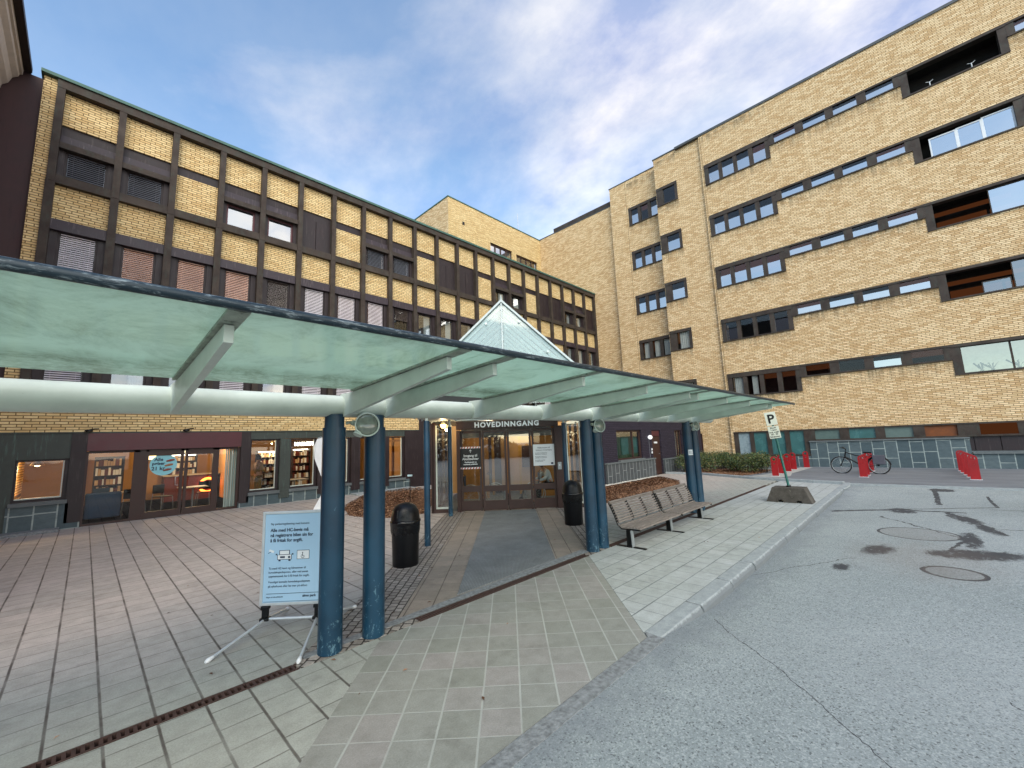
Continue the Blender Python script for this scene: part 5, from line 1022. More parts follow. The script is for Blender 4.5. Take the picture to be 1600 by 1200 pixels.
for s_ in (-1, 1): b.quad(uw(7.74, CW, AZ), uw(12.75, CW, AZ), uw(12.75, CW + s_ * HW, EZ), uw(7.74, CW + s_ * HW, EZ))
b.build('roof_glazing', M['roof_glass'], porch)
b = MB(); b.add([uw(7.70, CW - HW, EZ), uw(7.70, CW + HW, EZ), uw(7.70, CW, AZ)], [(0, 1, 2)]); b.build('gable_glass', M['gable_glass'], porch)
b = MB(); ub(b, 7.66, 7.70, CW - .012, CW + .012, EZ, AZ - .05)
for s_ in (-1, 1):
    p0 = uw(7.64, CW, AZ + .02); p1 = uw(7.64, CW + s_ * (HW + .03), EZ); b.obox(p0, p1 - p0, UD * .06, Vector((0, 0, -.05)))
b.cyl(uw(7.72, CW, AZ), uw(7.72, CW, AZ + .13), .02, .008, 8); b.build('gable_trim', M['roof_white'], porch)
b = MB()
for wv, z_ in ((-.85, 3.58), (.85, 3.52), (-.3, 4.1), (.33, 4.12), (1.35, 3.05), (-1.4, 3.0)): b.cyl(uw(7.63, CW + wv, z_), uw(7.66, CW + wv, z_), .022, n=10)
b.build('glass_clamp', M['steel'], porch)
# inside the porch
b = MB(); ub(b, 12.5, 12.56, -1.4, 1.3, 2.02, 2.4); b.build('ceiling_band', M['curtain'], porch)
b = MB()
for wv in (-1.0, -.62, .35, .95): ub(b, 15.2, 15.3, wv, wv + .09, 0, 2.3)
build_boxes(b, 'inner_post', simple('yellow_wood_post', '#b98a35', .5), porch)
b = MB(); ub(b, 15.9, 16.0, -1.6, -.3, 0, 2.2); ub(b, 15.9, 16.0, .5, 1.4, .9, 1.7); build_boxes(b, 'inner_panel', M['brownwood'], porch)
b = MB(); ub(b, U0 + .2, 16.2, -2.05, 2.05, -.01, .006); b.build('lobby_floor', M['carpet'], porch)
b = MB(); uq(b, 16.3, -2.5, 2.5, 0, 2.6); b.build('lobby_wall', M['warmwall'], porch)
b = MB(); ub(b, 14.4, 14.5, -1.6, -.7, 0, 2.4); ub(b, 14.4, 14.5, .8, 1.7, 0, 2.4); ub(b, 15.6, 15.7, -.2, .0, 0, 2.4); b.build('inner_frame', simple('yellowish_wood', '#9a6a2c', .5), porch)
b = MB(); 
for (uu, wv) in ((12.6, -.9), (13.2, .3), (14.8, .9)): ub(b, uu, uu + .12, wv, wv + .3, 2.43, 2.46)
b.build('ceiling_light', M['lampw'], porch)
for (uu, wv) in ((13.2, -.6), (14.9, .6)):
    l = bpy.data.lights.new('lobby_light', 'POINT'); l.energy = 14; l.color = (1, .74, .46); l.shadow_soft_size = .15; lo = bpy.data.objects.new('lobby_light', l); COL.objects.link(lo); lo.location = tuple(uw(uu, wv, 2.25))
l = bpy.data.lights.new('porch_lamp_light', 'POINT'); l.energy = 7; l.color = (1, .72, .4); l.shadow_soft_size = .05; lo = bpy.data.objects.new('porch_lamp_light', l); COL.objects.link(lo); lo.location = tuple(uw(11.45, -1.78, 2.28))
t = thing('porch_lamp', tuple(uw(11.5, -1.78, 2.38)), 'warm glowing round lamp under the porch eaves left of the doors', 'lamp')
b = MB(); b.lathe(uw(11.5, -1.78, 2.38), [(0, -.085), (.05, -.07), (.08, -.02), (.085, .03)], 18); b.build('globe', emit('porch_globe', '#ffcf7a', 4.0), t); b = MB(); b.cyl(uw(11.5, -1.78, 2.41), uw(11.5, -1.78, 2.5), .05, n=14); b.build('base', M['cream'], t)
# posters on the doors
t = thing('direction_sign', tuple(uw(U0 + .05, -1.07, 1.45)), 'black sign with arrow and red white striped edges on the left door panel', 'sign')
b = MB(); ub(b, U0 + .065, U0 + .078, -1.36, -.80, 1.19, 1.72); b.build('board', M['sign_black'], t)
for z_ in (1.15, 1.72):
    b = MB(); ub(b, U0 + .064, U0 + .078, -1.36, -.80, z_, z_ + .045); b.build('tape', M['white'], t); b = MB()
    for i in range(7): w_ = -1.345 + i * .08; b.obox(uw(U0 + .063, w_, z_ + .002), WD * .035, WD * .02 + ZD * .041, UD * .0008)
    b.build('tape_stripe', simple('red_tape', '#b4352a', .5), t)
up_ = U0 + .062
b = MB(); b.obox(uw(up_, -1.085, 1.60), WD * .012, ZD * .07, UD * .002); b.obox(uw(up_, -1.079, 1.675), WD * .034 - ZD * .034, ZD * .014, UD * .002); b.obox(uw(up_, -1.079, 1.675), -WD * .034 - ZD * .034, ZD * .014, UD * .002); b.build('arrow', M['white'], t)
for tx, z_, sz in (('Inngang til', 1.49, .095), ('Akuttsenter', 1.40, .095), ('Skadelegevakt og', 1.325, .048), ('medisinsk poliklinikk', 1.265, .048)): text(tx, sz, M['white'], t, uw(up_, -1.08, z_), WD, ZD, ext=.001, bold=.0015)
t = thing('door_notice', tuple(uw(U0 + .05, 1.0, 1.45)), 'white paper notice on the right entrance door panel', 'notice')
b = MB(); ub(b, U0 + .068, U0 + .074, .69, 1.29, 1.17, 1.76); b.build('paper', M['white'], t)
for tx, z_, sz, al in (('Velkommen til', 1.645, .06, 0), ('Sykehusets hovedinngang', 1.585, .044, 0), ('Besøkende og pasienter bes', 1.51, .03, 1), ('henvende seg i resepsjonen', 1.475, .03, 1), ('Gå rett fram til venstre for', 1.41, .03, 1), ('poliklinikk og laboratorium', 1.375, .03, 1), ('Åpningstider hverdager', 1.31, .03, 1), ('og helger 08 til 20', 1.275, .03, 1)):
    text(tx, sz, M['ink'], t, uw(U0 + .066, .99 if not al else .74, z_), WD, ZD, ext=.0008, align='CENTER' if not al else 'LEFT', bold=.0006)
b = MB(); ub(b, U0 + .062, U0 + .067, 1.18, 1.245, 1.20, 1.25); b.build('stamp', M['ink'], t)
t = thing('door_intercom', tuple(uw(U0, 1.42, 1.15)), 'small steel door opener plate on the right door post', 'intercom'); b = MB(); ub(b, U0 - .025, U0 - .002, 1.36, 1.46, 1.05, 1.25); b.build('plate', M['steel'], t); b = MB(); b.cyl(uw(U0 - .026, 1.41, 1.17), uw(U0 - .034, 1.41, 1.17), .02, n=12); b.build('button', M['white'], t)

# people
def skin_body(name, J, E, mt, parent, sub=2):
    me = bpy.data.meshes.new(name); off = org[parent.name]
    me.from_pydata([(p[0] - off.x, p[1] - off.y, p[2] - off.z) for p, r in J], E, []); o = bpy.data.objects.new(name, me); COL.objects.link(o); o.parent = parent; org[o.name] = off
    s = o.modifiers.new('skin', 'SKIN'); sv = me.skin_vertices[0].data if me.skin_vertices else None
    if sv is None: me.attributes; 
    for i, (p, r) in enumerate(J):
        rr = r if isinstance(r, tuple) else (r, r); me.skin_vertices[0].data[i].radius = rr
    me.skin_vertices[0].data[0].use_root = True; s.use_smooth_shade = True; s.branch_smoothing = .6
    d_ = o.modifiers.new('sub', 'SUBSURF'); d_.levels = sub; d_.render_levels = sub; me.materials.append(mt); return o
def ensure_skin(me):
    import bmesh
    bm = bmesh.new(); bm.from_mesh(me); bm.verts.layers.skin.verify(); bm.to_mesh(me); bm.free()
_old_skin = skin_body
def skin_body(name, J, E, mt, parent, sub=2):
    me = bpy.data.meshes.new(name); off = org[parent.name]
    me.from_pydata([(p[0] - off.x, p[1] - off.y, p[2] - off.z) for p, r in J], E, []); ensure_skin(me)
    for i, (p, r) in enumerate(J): me.skin_vertices[0].data[i].radius = r if isinstance(r, tuple) else (r, r)
    me.skin_vertices[0].data[0].use_root = True; o = bpy.data.objects.new(name, me); COL.objects.link(o); o.parent = parent; org[o.name] = off
    s = o.modifiers.new('skin', 'SKIN'); s.use_smooth_shade = True; s.branch_smoothing = .5; d_ = o.modifiers.new('sub', 'SUBSURF'); d_.levels = sub; d_.render_levels = sub; me.materials.append(mt); return o
def person(base, fwd, label, pose, top_m, leg_m):
    """pose: dict of joints in local (side, forward, up)"""
    fwd = Vector(fwd).normalized(); side = Vector((fwd.y, -fwd.x, 0)); base = Vector(base)
    Q = lambda s_, f_, z_: base + side * s_ + fwd * f_ + ZD * z_
    t = thing('person', tuple(base), label, 'person')
    p = pose; mid = lambda a, b, k=.5: tuple(a[i] + (b[i] - a[i]) * k for i in range(3))
    J = []; E = []
    def j(pt, r): J.append((Q(*pt), r)); return len(J) - 1
    def e(a, b): E.append((a, b))
    pel = j(p['pelvis'], (.15, .11)); ch = j(p['chest'], (.17, .12)); nk = j(p['neck'], .06); hd0 = j(mid(p['neck'], p['head'], .55), .065); hd = j(p['head'], (.075, .095)); tp = j(tuple(p['head'][i] + (0, 0, .08)[i] for i in range(3)), .06)
    wa = j(mid(p['pelvis'], p['chest']), (.14, .10)); e(pel, wa); e(wa, ch); e(ch, nk); e(nk, hd0); e(hd0, hd); e(hd, tp)
    for s_ in ('l', 'r'):
        sh = j(p['sh' + s_], .065); el = j(p['el' + s_], .045); wr = j(p['wr' + s_], .028); ha = j(p['ha' + s_], (.042, .02)); e(ch, sh); e(sh, el); e(el, wr); e(wr, ha)
        hp = j(p['hp' + s_], .095); kn = j(p['kn' + s_], .062); an = j(p['an' + s_], .04); to = j(p['to' + s_], (.045, .03)); e(pel, hp); e(hp, kn); e(kn, an); e(an, to)
        d_ = Vector(p['ha' + s_]) - Vector(p['wr' + s_]); d_ = d_.normalized() if d_.length else Vector((0, 0, -1)); sd = Vector((1, 0, 0)) if abs(d_.x) < .8 else Vector((0, 1, 0))
        for q, ln in ((-.03, .07), (-.01, .085), (.01, .08), (.03, .06)):
            a0 = Vector(p['ha' + s_]) + sd * q; a1 = a0 + d_ * ln * .5 + Vector((0, 0, -.005)); a2 = a0 + d_ * ln + Vector((0, 0, -.02)); f0 = j(tuple(a0), .012); f1 = j(tuple(a1), .010); f2 = j(tuple(a2), .008); e(ha, f0); e(f0, f1); e(f1, f2)
        th = j(tuple(Vector(p['ha' + s_]) + sd * (.05 if s_ == 'l' else -.05)), .012); e(ha, th)
    body = skin_body('body', J, E, M['skin'], t, 1)
    # clothing shells
    J = []; E = []; pel = j(p['pelvis'], (.165, .125)); wa = j(mid(p['pelvis'], p['chest']), (.16, .12)); ch = j(p['chest'], (.185, .135)); nk = j(mid(p['chest'], p['neck'], .8), .075); e(pel, wa); e(wa, ch); e(ch, nk)
    for s_ in ('l', 'r'): sh = j(p['sh' + s_], .08); el = j(p['el' + s_], .058); wr = j(mid(p['el' + s_], p['wr' + s_], .9), .042); e(ch, sh); e(sh, el); e(el, wr)
    skin_body('shirt', J, E, top_m, t, 1)
    J = []; E = []; pel = j(p['pelvis'], (.16, .125))
    for s_ in ('l', 'r'): hp = j(p['hp' + s_], .108); kn = j(p['kn' + s_], .075); an = j(p['an' + s_], .058); e(pel, hp); e(hp, kn); e(kn, an)
    skin_body('trousers', J, E, leg_m, t, 1)
    hc = Q(*p['head']); MB().lathe(hc + ZD * .0 - fwd * .02, [(.0, .145), (.05, .14), (.088, .10), (.098, .04), (.092, -.02), (.07, -.07)], 18, ZD + fwd * .0 - fwd * .25).build('hair', M['hair'], t)
    MB().cyl(hc + fwd * .085 - ZD * .01, hc + fwd * .115 - ZD * .025, .012, .016, 8).build('nose', M['skin'], t)
    return t
stand = dict(pelvis=(0, 0, .95), chest=(0, 0, 1.30), neck=(0, 0, 1.50), head=(0, .02, 1.63), shl=(-.19, 0, 1.42), ell=(-.25, .02, 1.14), wrl=(-.22, .20, 1.02), hal=(-.20, .28, 1.02), shr=(.19, 0, 1.42), elr=(.25, .02, 1.14), wrr=(.2, .2, 1.06), har=(.18, .28, 1.07), hpl=(-.09, 0, .88), knl=(-.1, .02, .48), anl=(-.1, 0, .09), tol=(-.11, .15, .04), hpr=(.09, 0, .88), knr=(.1, .02, .48), anr=(.1, 0, .09), tor=(.11, .15, .04))
sit = dict(pelvis=(0, 0, .52), chest=(0, .12, .86), neck=(0, .22, 1.03), head=(0, .30, 1.14), shl=(-.19, .16, .96), ell=(-.24, .25, .72), wrl=(-.16, .45, .68), hal=(-.12, .52, .67), shr=(.19, .16, .96), elr=(.24, .25, .72), wrr=(.16, .45, .68), har=(.12, .52, .67), hpl=(-.09, .05, .50), knl=(-.12, .42, .50), anl=(-.12, .42, .10), tol=(-.12, .57, .04), hpr=(.09, .05, .50), knr=(.12, .42, .50), anr=(.12, .42, .10), tor=(.12, .57, .04))
person(uw(13.0, 1.25, .006), -WD * 1.0 - UD * .3, 'seated person in a white top and dark trousers behind the right entrance door', sit, M['cloth_white'], M['cloth_dark'])
person((4.75, 18.6, 0), (1, .3, 0), 'standing person in an ochre coat behind the first window right of the café doors', stand, M['cloth_yellow'], M['cloth_yellow'])
def wheelchair(o, fwd, label):
    fwd = Vector(fwd).normalized(); side = Vector((fwd.y, -fwd.x, 0)); o = Vector(o); Q = lambda s_, f_, z_: o + side * s_ + fwd * f_ + ZD * z_
    t = thing('wheelchair', tuple(o), label, 'wheelchair', 'wheelchairs in the lobby')
    for s_ in (-.27, .27):
        b = MB(); pts = [Q(s_, .30 * math.cos(a), .31 + .30 * math.sin(a)) for a in [2 * math.pi * i / 28 for i in range(29)]]; b.tube(pts, .013, 6); 
        wh = b.build('wheel', M['steel'], t); b = MB()
        for i in range(10): a = math.pi * 2 * i / 10; b.cyl(Q(s_, 0, .31), Q(s_, .29 * math.cos(a), .31 + .29 * math.sin(a)), .002, n=4)
        b.build('spokes', M['steel'], wh)
        b = MB(); b.cyl(Q(s_ * .8, .42, .08), Q(s_ * .8 + .02, .42, .08), .08, n=16); b.build('castor', M['rubber'], t)
        b = MB(); b.tube([Q(s_ * .85, -.22, .95), Q(s_ * .85, -.15, .90), Q(s_ * .85, -.12, .46), Q(s_ * .85, .32, .46), Q(s_ * .85, .42, .16)], .012, 6); b.build('frame', M['blackmetal'], t)
    b = MB(); b.obox(Q(-.22, -.12, .46), side * .44, fwd * .42, ZD * .03); b.build('seat', M['blueseat'], t); b = MB(); b.obox(Q(-.22, -.14, .5), side * .44, fwd * .02, ZD * .4); b.build('backrest', M['blueseat'], t)
wheelchair(uw(12.6, -1.2, .006), WD, 'wheelchair with dark frame in the lobby behind the black sign')
wheelchair(uw(12.9, -.45, .006), WD, 'blue seated wheelchair in the lobby behind the second door leaf')
wheelchair(uw(12.9, .75, .006), -WD, 'wheelchair in the lobby beside the seated person')

# ------------------------------------------------------------------ mulch beds, hedge
def bed(name, pts, label, h=.10, edge_pts=None, n=5200):
    mb = MB(); cxm = sum(p[0] for p in pts) / len(pts); cym = sum(p[1] for p in pts) / len(pts); nseg = 6; rings = []
    # densify outline
    out_ = []
    for (a, b_) in zip(pts, pts[1:] + pts[:1]):
        for i in range(6): t_ = i / 6; out_.append((a[0] + (b_[0] - a[0]) * t_, a[1] + (b_[1] - a[1]) * t_))
    N_ = len(out_)
    for k in range(nseg + 1):
        f_ = 1 - k / nseg; zz = -.02 + (h + .02) * math.sin(min(1, (1 - f_) * 3.0) * math.pi / 2)
        rings.append([(cxm + (p[0] - cxm) * f_ , cym + (p[1] - cym) * f_, zz + random.uniform(-.012, .012) * (k > 0)) for p in out_])
    vs = [p for r in rings for p in r]; fs = [(k * N_ + i, k * N_ + (i + 1) % N_, (k + 1) * N_ + (i + 1) % N_, (k + 1) * N_ + i) for k in range(nseg) for i in range(N_)]
    mb.add(vs, fs, 0, True)
    ch = []; 
    def inside(x, y):
        c = False
        for (x1, y1), (x2, y2) in zip(pts, pts[1:] + pts[:1]):
            if (y1 > y) != (y2 > y) and x < (x2 - x1) * (y - y1) / (y2 - y1) + x1: c = not c
        return c
    xs_ = [p[0] for p in pts]; ys_ = [p[1] for p in pts]; cnt = 0; tries = 0
    while cnt < n and tries < n * 5:
        tries += 1
        x = random.uniform(min(xs_), max(xs_)); y = random.uniform(min(ys_), max(ys_))
        if not inside(x, y): continue
        cnt += 1; dd = min(abs((b2[0] - a2[0]) * (a2[1] - y) - (a2[0] - x) * (b2[1] - a2[1])) / math.hypot(b2[0] - a2[0], b2[1] - a2[1]) for a2, b2 in zip(pts, pts[1:] + pts[:1]))
        z = min(h, dd * h / .45) + .0 + random.uniform(-.005, .03); a = random.uniform(0, math.pi); l = random.uniform(.03, .08); wv = random.uniform(.012, .028); tl = random.uniform(-.5, .5)
        dx_, dy_ = math.cos(a) * l, math.sin(a) * l; nx_, ny_ = -math.sin(a) * wv, math.cos(a) * wv
        mb.add([(x, y, z), (x + dx_, y + dy_, z + l * tl * .6), (x + dx_ + nx_, y + dy_ + ny_, z + l * tl * .6 + .012), (x + nx_, y + ny_, z + .012)], [(0, 1, 2, 3)], 1)
    return solo(mb, name, [M['mulch'], M['chip']], (cxm, cym, 0), label, 'mulch bed', kind='stuff')
bed('mulch_bed', [(5.75, 13.3), (5.2, 11.6), (5.35, 10.5), (5.95, 9.95), (6.75, 9.95), (7.2, 10.6), (9.6, 13.0), (11.0, 14.6), (9.5, 15.9), (7.6, 15.7)], 'brown bark mulch bed left of the entrance porch', .12)
bed('mulch_bed', [(9.9, 7.0), (10.8, 6.6), (12.6, 6.5), (15.9, 6.7), (17.2, 7.3), (18.3, 8.5), (18.6, 8.85), (14.8, 8.75), (11.5, 8.9), (10.4, 8.4)], 'brown bark mulch bed behind the bench, in front of the annex', .12)
bed('mulch_bed', [(20.4, 9.2), (20.38, 7.6), (20.0, 6.9), (19.3, 5.6), (20.3, 5.2), (21.6, 5.0), (23.6, 5.0), (23.6, 9.2)], 'brown bark strip under the green hedge by the bicycle yard', .08, n=2600)
def pebbles(name, pts, label, n=420):
    mb = MB()
    for (a, b_) in zip(pts, pts[1:]):
        for i in range(n // (len(pts) - 1)):
            t_ = random.random(); x = a[0] + (b_[0] - a[0]) * t_; y = a[1] + (b_[1] - a[1]) * t_ + random.uniform(-.12, .12); s_ = random.uniform(.02, .055)
            vs = [(x + s_, y, .01), (x, y + s_, .01), (x - s_, y, .01), (x, y - s_, .01), (x + random.uniform(-.3, .3) * s_, y, .01 + s_ * .9)]; mb.add(vs, [(0, 1, 4), (1, 2, 4), (2, 3, 4), (3, 0, 4)])
    return solo(mb, name, M['gravel'], (pts[0][0], pts[0][1], 0), label, 'gravel', kind='stuff')
pebbles('gravel_edge', [(14.2, 9.0), (18.7, 9.05)], 'pale gravel edge along the annex plinth'); pebbles('gravel_edge', [(7.8, 15.95), (10.4, 15.2), (11.4, 15.0)], 'pale gravel edge behind the left mulch bed')
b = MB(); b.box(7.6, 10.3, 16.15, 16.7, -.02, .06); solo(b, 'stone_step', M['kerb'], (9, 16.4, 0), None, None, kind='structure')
b = MB(); b.box(-2.6, -0.35, 16.3, 16.75, -.02, .07); solo(b, 'stone_step', M['kerb_dark'], (-1.5, 16.4, 0), None, None, kind='structure')
def hedge():
    t = thing('hedge', (22.2, 7.2, 0), 'low dense green hedge in front of the yellow brick wall', 'hedge')
    mb = MB(); stems = MB(); lobes = []
    for i in range(38):
        x = random.uniform(20.9, 24.6); y = random.uniform(5.1, 9.0)
        lobes.append((x, y, random.uniform(.42, .58), random.uniform(.36, .52)))
    for (x, y, z, r) in lobes:
        for k in range(3): stems.cyl((x + random.uniform(-.1, .1), y + random.uniform(-.1, .1), 0), (x + random.uniform(-.25, .25), y + random.uniform(-.25, .25), z), .012, .006, 5)
        for k in range(560):
            v = Vector((random.gauss(0, 1), random.gauss(0, 1), random.gauss(0, 1))).normalized() * r * random.uniform(.55, 1.08); c = Vector((x, y, z)) + Vector((v.x, v.y, v.z * .85))
            if c.z < .06: continue
            s_ = random.uniform(.025, .05); a = Vector((random.gauss(0, 1), random.gauss(0, 1), random.gauss(0, 1))).normalized(); b_ = a.orthogonal().normalized()
            mb.add([c - a * s_, c + b_ * s_ * .5, c + a * s_, c - b_ * s_ * .5], [(0, 1, 2, 3)])
    mb.build('foliage', M['leaf'], t); stems.build('stems', M['hair'], t)
hedge()

# ------------------------------------------------------------------ bench
bench = thing('bench', (8.3, 3.75, 0), 'double wooden slatted bench with curved back on steel legs beside the kerb', 'bench')
def bench_section(x0, x1):
    yf, yb = 3.58, 3.98
    prof = [(yf, .315), (yf + .055, .322), (yf + .11, .322), (yf + .165, .318), (yf + .22, .312), (yf + .275, .307), (yf + .33, .31), (yf + .375, .335)]
    s = MB()
    for (y, z) in prof: s.box(x0, x1, y - .022, y + .022, z - .013, z + .013)
    s.build('seat', M['wood'], bench, bevel=.004)
    s = MB(); n = 8
    for i in range(n): t_ = i / (n - 1); y = 3.985 + .13 * t_ ** 1.3; z = .385 + .30 * t_; s.obox((x0, y - .011, z - .014), (x1 - x0, 0, 0), (0, .022, 0), (0, .005, .028))
    s.cyl((x0, 4.135, .715), (x1, 4.135, .715), .022, n=10); s.build('backrest', M['wood'], bench, bevel=.003)
    for xx in (x0 + .0, x0 + (x1 - x0) * .33, x0 + (x1 - x0) * .66, x1 - .02):
        s = MB(); s.tube([(xx + .01, yf - .02, .29), (xx + .01, yf + .18, .288), (xx + .01, yf + .34, .285), (xx + .01, 3.99, .34), (xx + .01, 4.05, .5), (xx + .01, 4.15, .70)], .012, 6)
        for i in range(n): t_ = i / (n - 1); y = 3.985 + .13 * t_ ** 1.3; z = .385 + .30 * t_; s.cyl((xx + .01, y - .016, z), (xx + .01, y - .012, z), .011, n=6)
        for i in range(n - 1): t_ = (i + .5) / (n - 1); y = 3.985 + .13 * t_ ** 1.3; z = .385 + .30 * t_; s.cyl((xx - .002, y, z), (xx + .022, y, z), .014, n=8)
        s.build('support_rib', M['black'], bench)
bench_section(6.62, 8.27); bench_section(8.36, 9.98)
for x in (6.62, 8.16, 9.76):
    b = MB(); b.prism([(x - .04, 3.70, .0), (x + .04, 3.70, .0), (x + .04, 3.72, .28), (x - .04, 3.72, .28)], (0, .012, 0)); lg = b.build('leg', M['steel'], bench); b = MB(); b.box(x - .008, x + .008, 3.733, 3.80, .016, .28); b.box(x - .035, x + .035, 3.80, 3.812, .016, .28); b.build('web', M['blackmetal'], lg)
    MB().box(x - .03, x + .03, 3.48, 4.02, 0.001, .016).build('foot', M['blackmetal'], lg)

# ------------------------------------------------------------------ litter bins
def bin_(x, y, label):
    t = thing('litter_bin', (x, y, 0), label, 'litter bin', 'black litter bins by the walkway'); n = 28
    MB().lathe((x, y, 0), [(0, .0), (.195, .0), (.20, .02), (.215, .58), (.218, .66), (.20, .665)], n).build('body', M['black'], t)
    b = MB(); prof = []; 
    random.seed(int(x * 100)); vs = []; k = 48
    for r_, h_ in ((.212, .50), (.225, .54), (.228, .60), (.232, .655), (.238, .675), (.225, .69)):
        for i in range(k): a = 2 * math.pi * i / k; rr = r_ + random.uniform(-.006, .008); hh = h_ + (random.uniform(-.05, .03) if h_ == .50 else random.uniform(-.004, .004)); vs.append((x + rr * math.cos(a), y + rr * math.sin(a), hh))
    b.add(vs, [(j * k + i, j * k + (i + 1) % k, (j + 1) * k + (i + 1) % k, (j + 1) * k + i) for j in range(5) for i in range(k)], 0, True); b.build('bin_bag', M['bag'], t)
    MB().lathe((x, y, .68), [(.222, .0), (.225, .03), (.222, .035), (.218, .08), (.20, .16), (.16, .225), (.10, .262), (.04, .275), (0, .277)], n).build('dome_lid', M['black'], t)
    b = MB(); a = R(225); c = Vector((x + .165 * math.cos(a), y + .165 * math.sin(a), .80)) ; b.obox(c + Vector((.09 * math.sin(a), -.09 * math.cos(a), -.06)), Vector((-.18 * math.sin(a), .18 * math.cos(a), 0)), ZD * .12 + Vector((-.03 * math.cos(a), -.03 * math.sin(a), 0)), Vector((math.cos(a), math.sin(a), 0)) * .045); b.build('flap', M['blackmetal'], t, bevel=.01)
bin_(3.66, 6.05, 'black domed litter bin left of the entrance mat'); bin_(7.68, 5.72, 'black domed litter bin behind the middle pair of blue columns')
random.seed(21)
# ------------------------------------------------------------------ sandwich board
brd = thing('poster_stand', tuple(uw(4.6, -2.3)), 'light blue parking notice on a silver frame stand left of the nearest blue column', 'sign stand')
uB = 4.58; wl, wr = -2.64, -1.98; zb, zt = .27, 1.215
b = MB(); fw = .028
ub(b, uB, uB + .03, wl, wl + fw, zb, zt); ub(b, uB, uB + .03, wr - fw, wr, zb, zt); ub(b, uB, uB + .03, wl + fw, wr - fw, zb, zb + fw); ub(b, uB, uB + .03, wl + fw, wr - fw, zt - fw, zt); b.build('frame', M['alu'], brd, bevel=.004)
b = MB(); ub(b, uB + .008, uB + .024, wl + fw, wr - fw, zb + fw, zt - fw); po = b.build('poster', M['poster'], brd)
k = MB(); T = lambda tx, sz, z_, w_, bo, xs=1.0: text(tx, sz, None, None, uw(uB + .006, w_, z_), WD, ZD, ext=.0008, align='LEFT', bold=bo, xs=xs, mb=k)
Lw = wl + .085
T('Ny parkeringsløsning med kamera', .031, 1.075, Lw, 0, .95)
for i, tx in enumerate(('Alle med HC-bevis må', 'nå registrere bilen sin for', 'å få fritak for avgift.')): T(tx, .047, 1.005 - i * .052, Lw, .0011, .93)
for i, tx in enumerate(('Ta med HC-kort og bilnummer til', 'hovedekspedisjonen, eller ved annet', 'oppmøtested, for å få fritak for avgift.')): T(tx, .0305, .625 - i * .039, Lw - .005, 0, .92)
for i, tx in enumerate(('Vennligst kontakt hovedekspedisjonen', 'på sykehuset eller les mer på ahf.no')): T(tx, .0305, .49 - i * .042, Lw - .005, 0, .92)
T('Klagen til HR KØRIDØR', .018, .345, Lw - .02, 0, .95); T('aimo park', .034, .345, Lw + .355, .001, 1.0)
ub(k, uB + .005, uB + .007, Lw - .02, wr - .045, .382, .386); ub(k, uB + .005, uB + .007, wl + .04, wr - .04, .305, .308)
k.build('poster_text', M['ink'], po)
ic = MB(); wh = MB(); c0 = Lw + .155; zc = .755; uf = uB + .006
ic.obox(uw(uf, c0 - .075, zc - .035), WD * .15, ZD * .05, UD * .0015); ic.obox(uw(uf, c0 - .055, zc + .015), WD * .11, ZD * .045, UD * .0015)
for s_ in (-.062, .042): ic.obox(uw(uf, c0 + s_, zc - .05), WD * .022, ZD * .018, UD * .0015)
for s_ in (-.092, .076): ic.obox(uw(uf, c0 + s_, zc + .012), WD * .016, ZD * .014, UD * .0015)
wh.obox(uw(uf - .001, c0 - .069, zc - .03), WD * .138, ZD * .043, UD * .0012); wh.obox(uw(uf - .001, c0 - .048, zc + .019), WD * .096, ZD * .036, UD * .0012)
ic.obox(uw(uf, c0 + .13, zc - .035), WD * .13, ZD * .09, UD * .0015); wh.obox(uw(uf - .001, c0 + .134, zc - .031), WD * .122, ZD * .082, UD * .0012)
ic.obox(uw(uf - .002, c0 - .045, zc - .018), WD * .05, ZD * .018, UD * .001)
def disc(mbq, wv, z_, r, uu): mbq.cyl(uw(uu, wv, z_), uw(uu - .001, wv, z_), r, n=16)
disc(ic, c0 + .19, zc + .03, .006, uf - .002); ic.obox(uw(uf - .003, c0 + .188, zc - .005), WD * .005, ZD * .03, UD * .001); ic.obox(uw(uf - .003, c0 + .188, zc - .007), WD * .022, ZD * .005, UD * .001)
for i in range(16): 
    a = R(100 + i * 16); ic.obox(uw(uf - .003, c0 + .19 + .017 * math.cos(a), zc - .008 + .017 * math.sin(a)), WD * .004, ZD * .004, UD * .001)
disc(ic, c0 + .05, zc - .01, .012, uf - .002)
wh.obox(uw(uf, c0 - .165, zc + .055), WD * .05 - ZD * .02, ZD * .02 + WD * .008, UD * .0015); ic.obox(uw(uf, c0 - .172, zc + .03), WD * .03 + ZD * .015, ZD * .006, UD * .0015)
ic.build('poster_picture', M['ink'], po); wh.build('poster_picture_fill', M['white'], po)
for wv in (wl + .03, wr - .09):
    b = MB(); ub(b, uB - .005, uB + .035, wv, wv + .06, .155, zb - .002); ub(b, uB - .02, uB + .05, wv - .015, wv + .075, .125, .155); ub(b, uB - .012, uB + .042, wv - .01, wv + .07, zb - .035, zb - .002); b.build('spring_foot', M['black'], brd, bevel=.006)
b = MB(); b.cyl(uw(uB + .015, wl + .06, .14), uw(uB + .015, wr - .06, .14), .015, n=12); b.build('crossbar', M['alu'], brd)
for (uu, wv) in ((4.03, -2.76), (3.95, -1.91), (5.19, -2.66), (5.16, -1.86)):
    w0 = wl + .06 if wv < -2.3 else wr - .06; b = MB(); b.cyl(uw(uB + .015 + (.02 if uu > 4.6 else -.02), w0, .135), uw(uu, wv, .02), .014, n=10); lg = b.build('leg', M['alu'], brd); dv = (uw(uu, wv, .02) - uw(uB, w0, .135)).normalized(); b = MB(); b.tube([uw(uu, wv, .02) - dv * .05, uw(uu, wv, .02) - dv * .02, uw(uu, wv, .02), uw(uu, wv, .02) + dv * .02], [.015, .02, .022, .012], 10); b.build('end_cap', M['white'], lg)

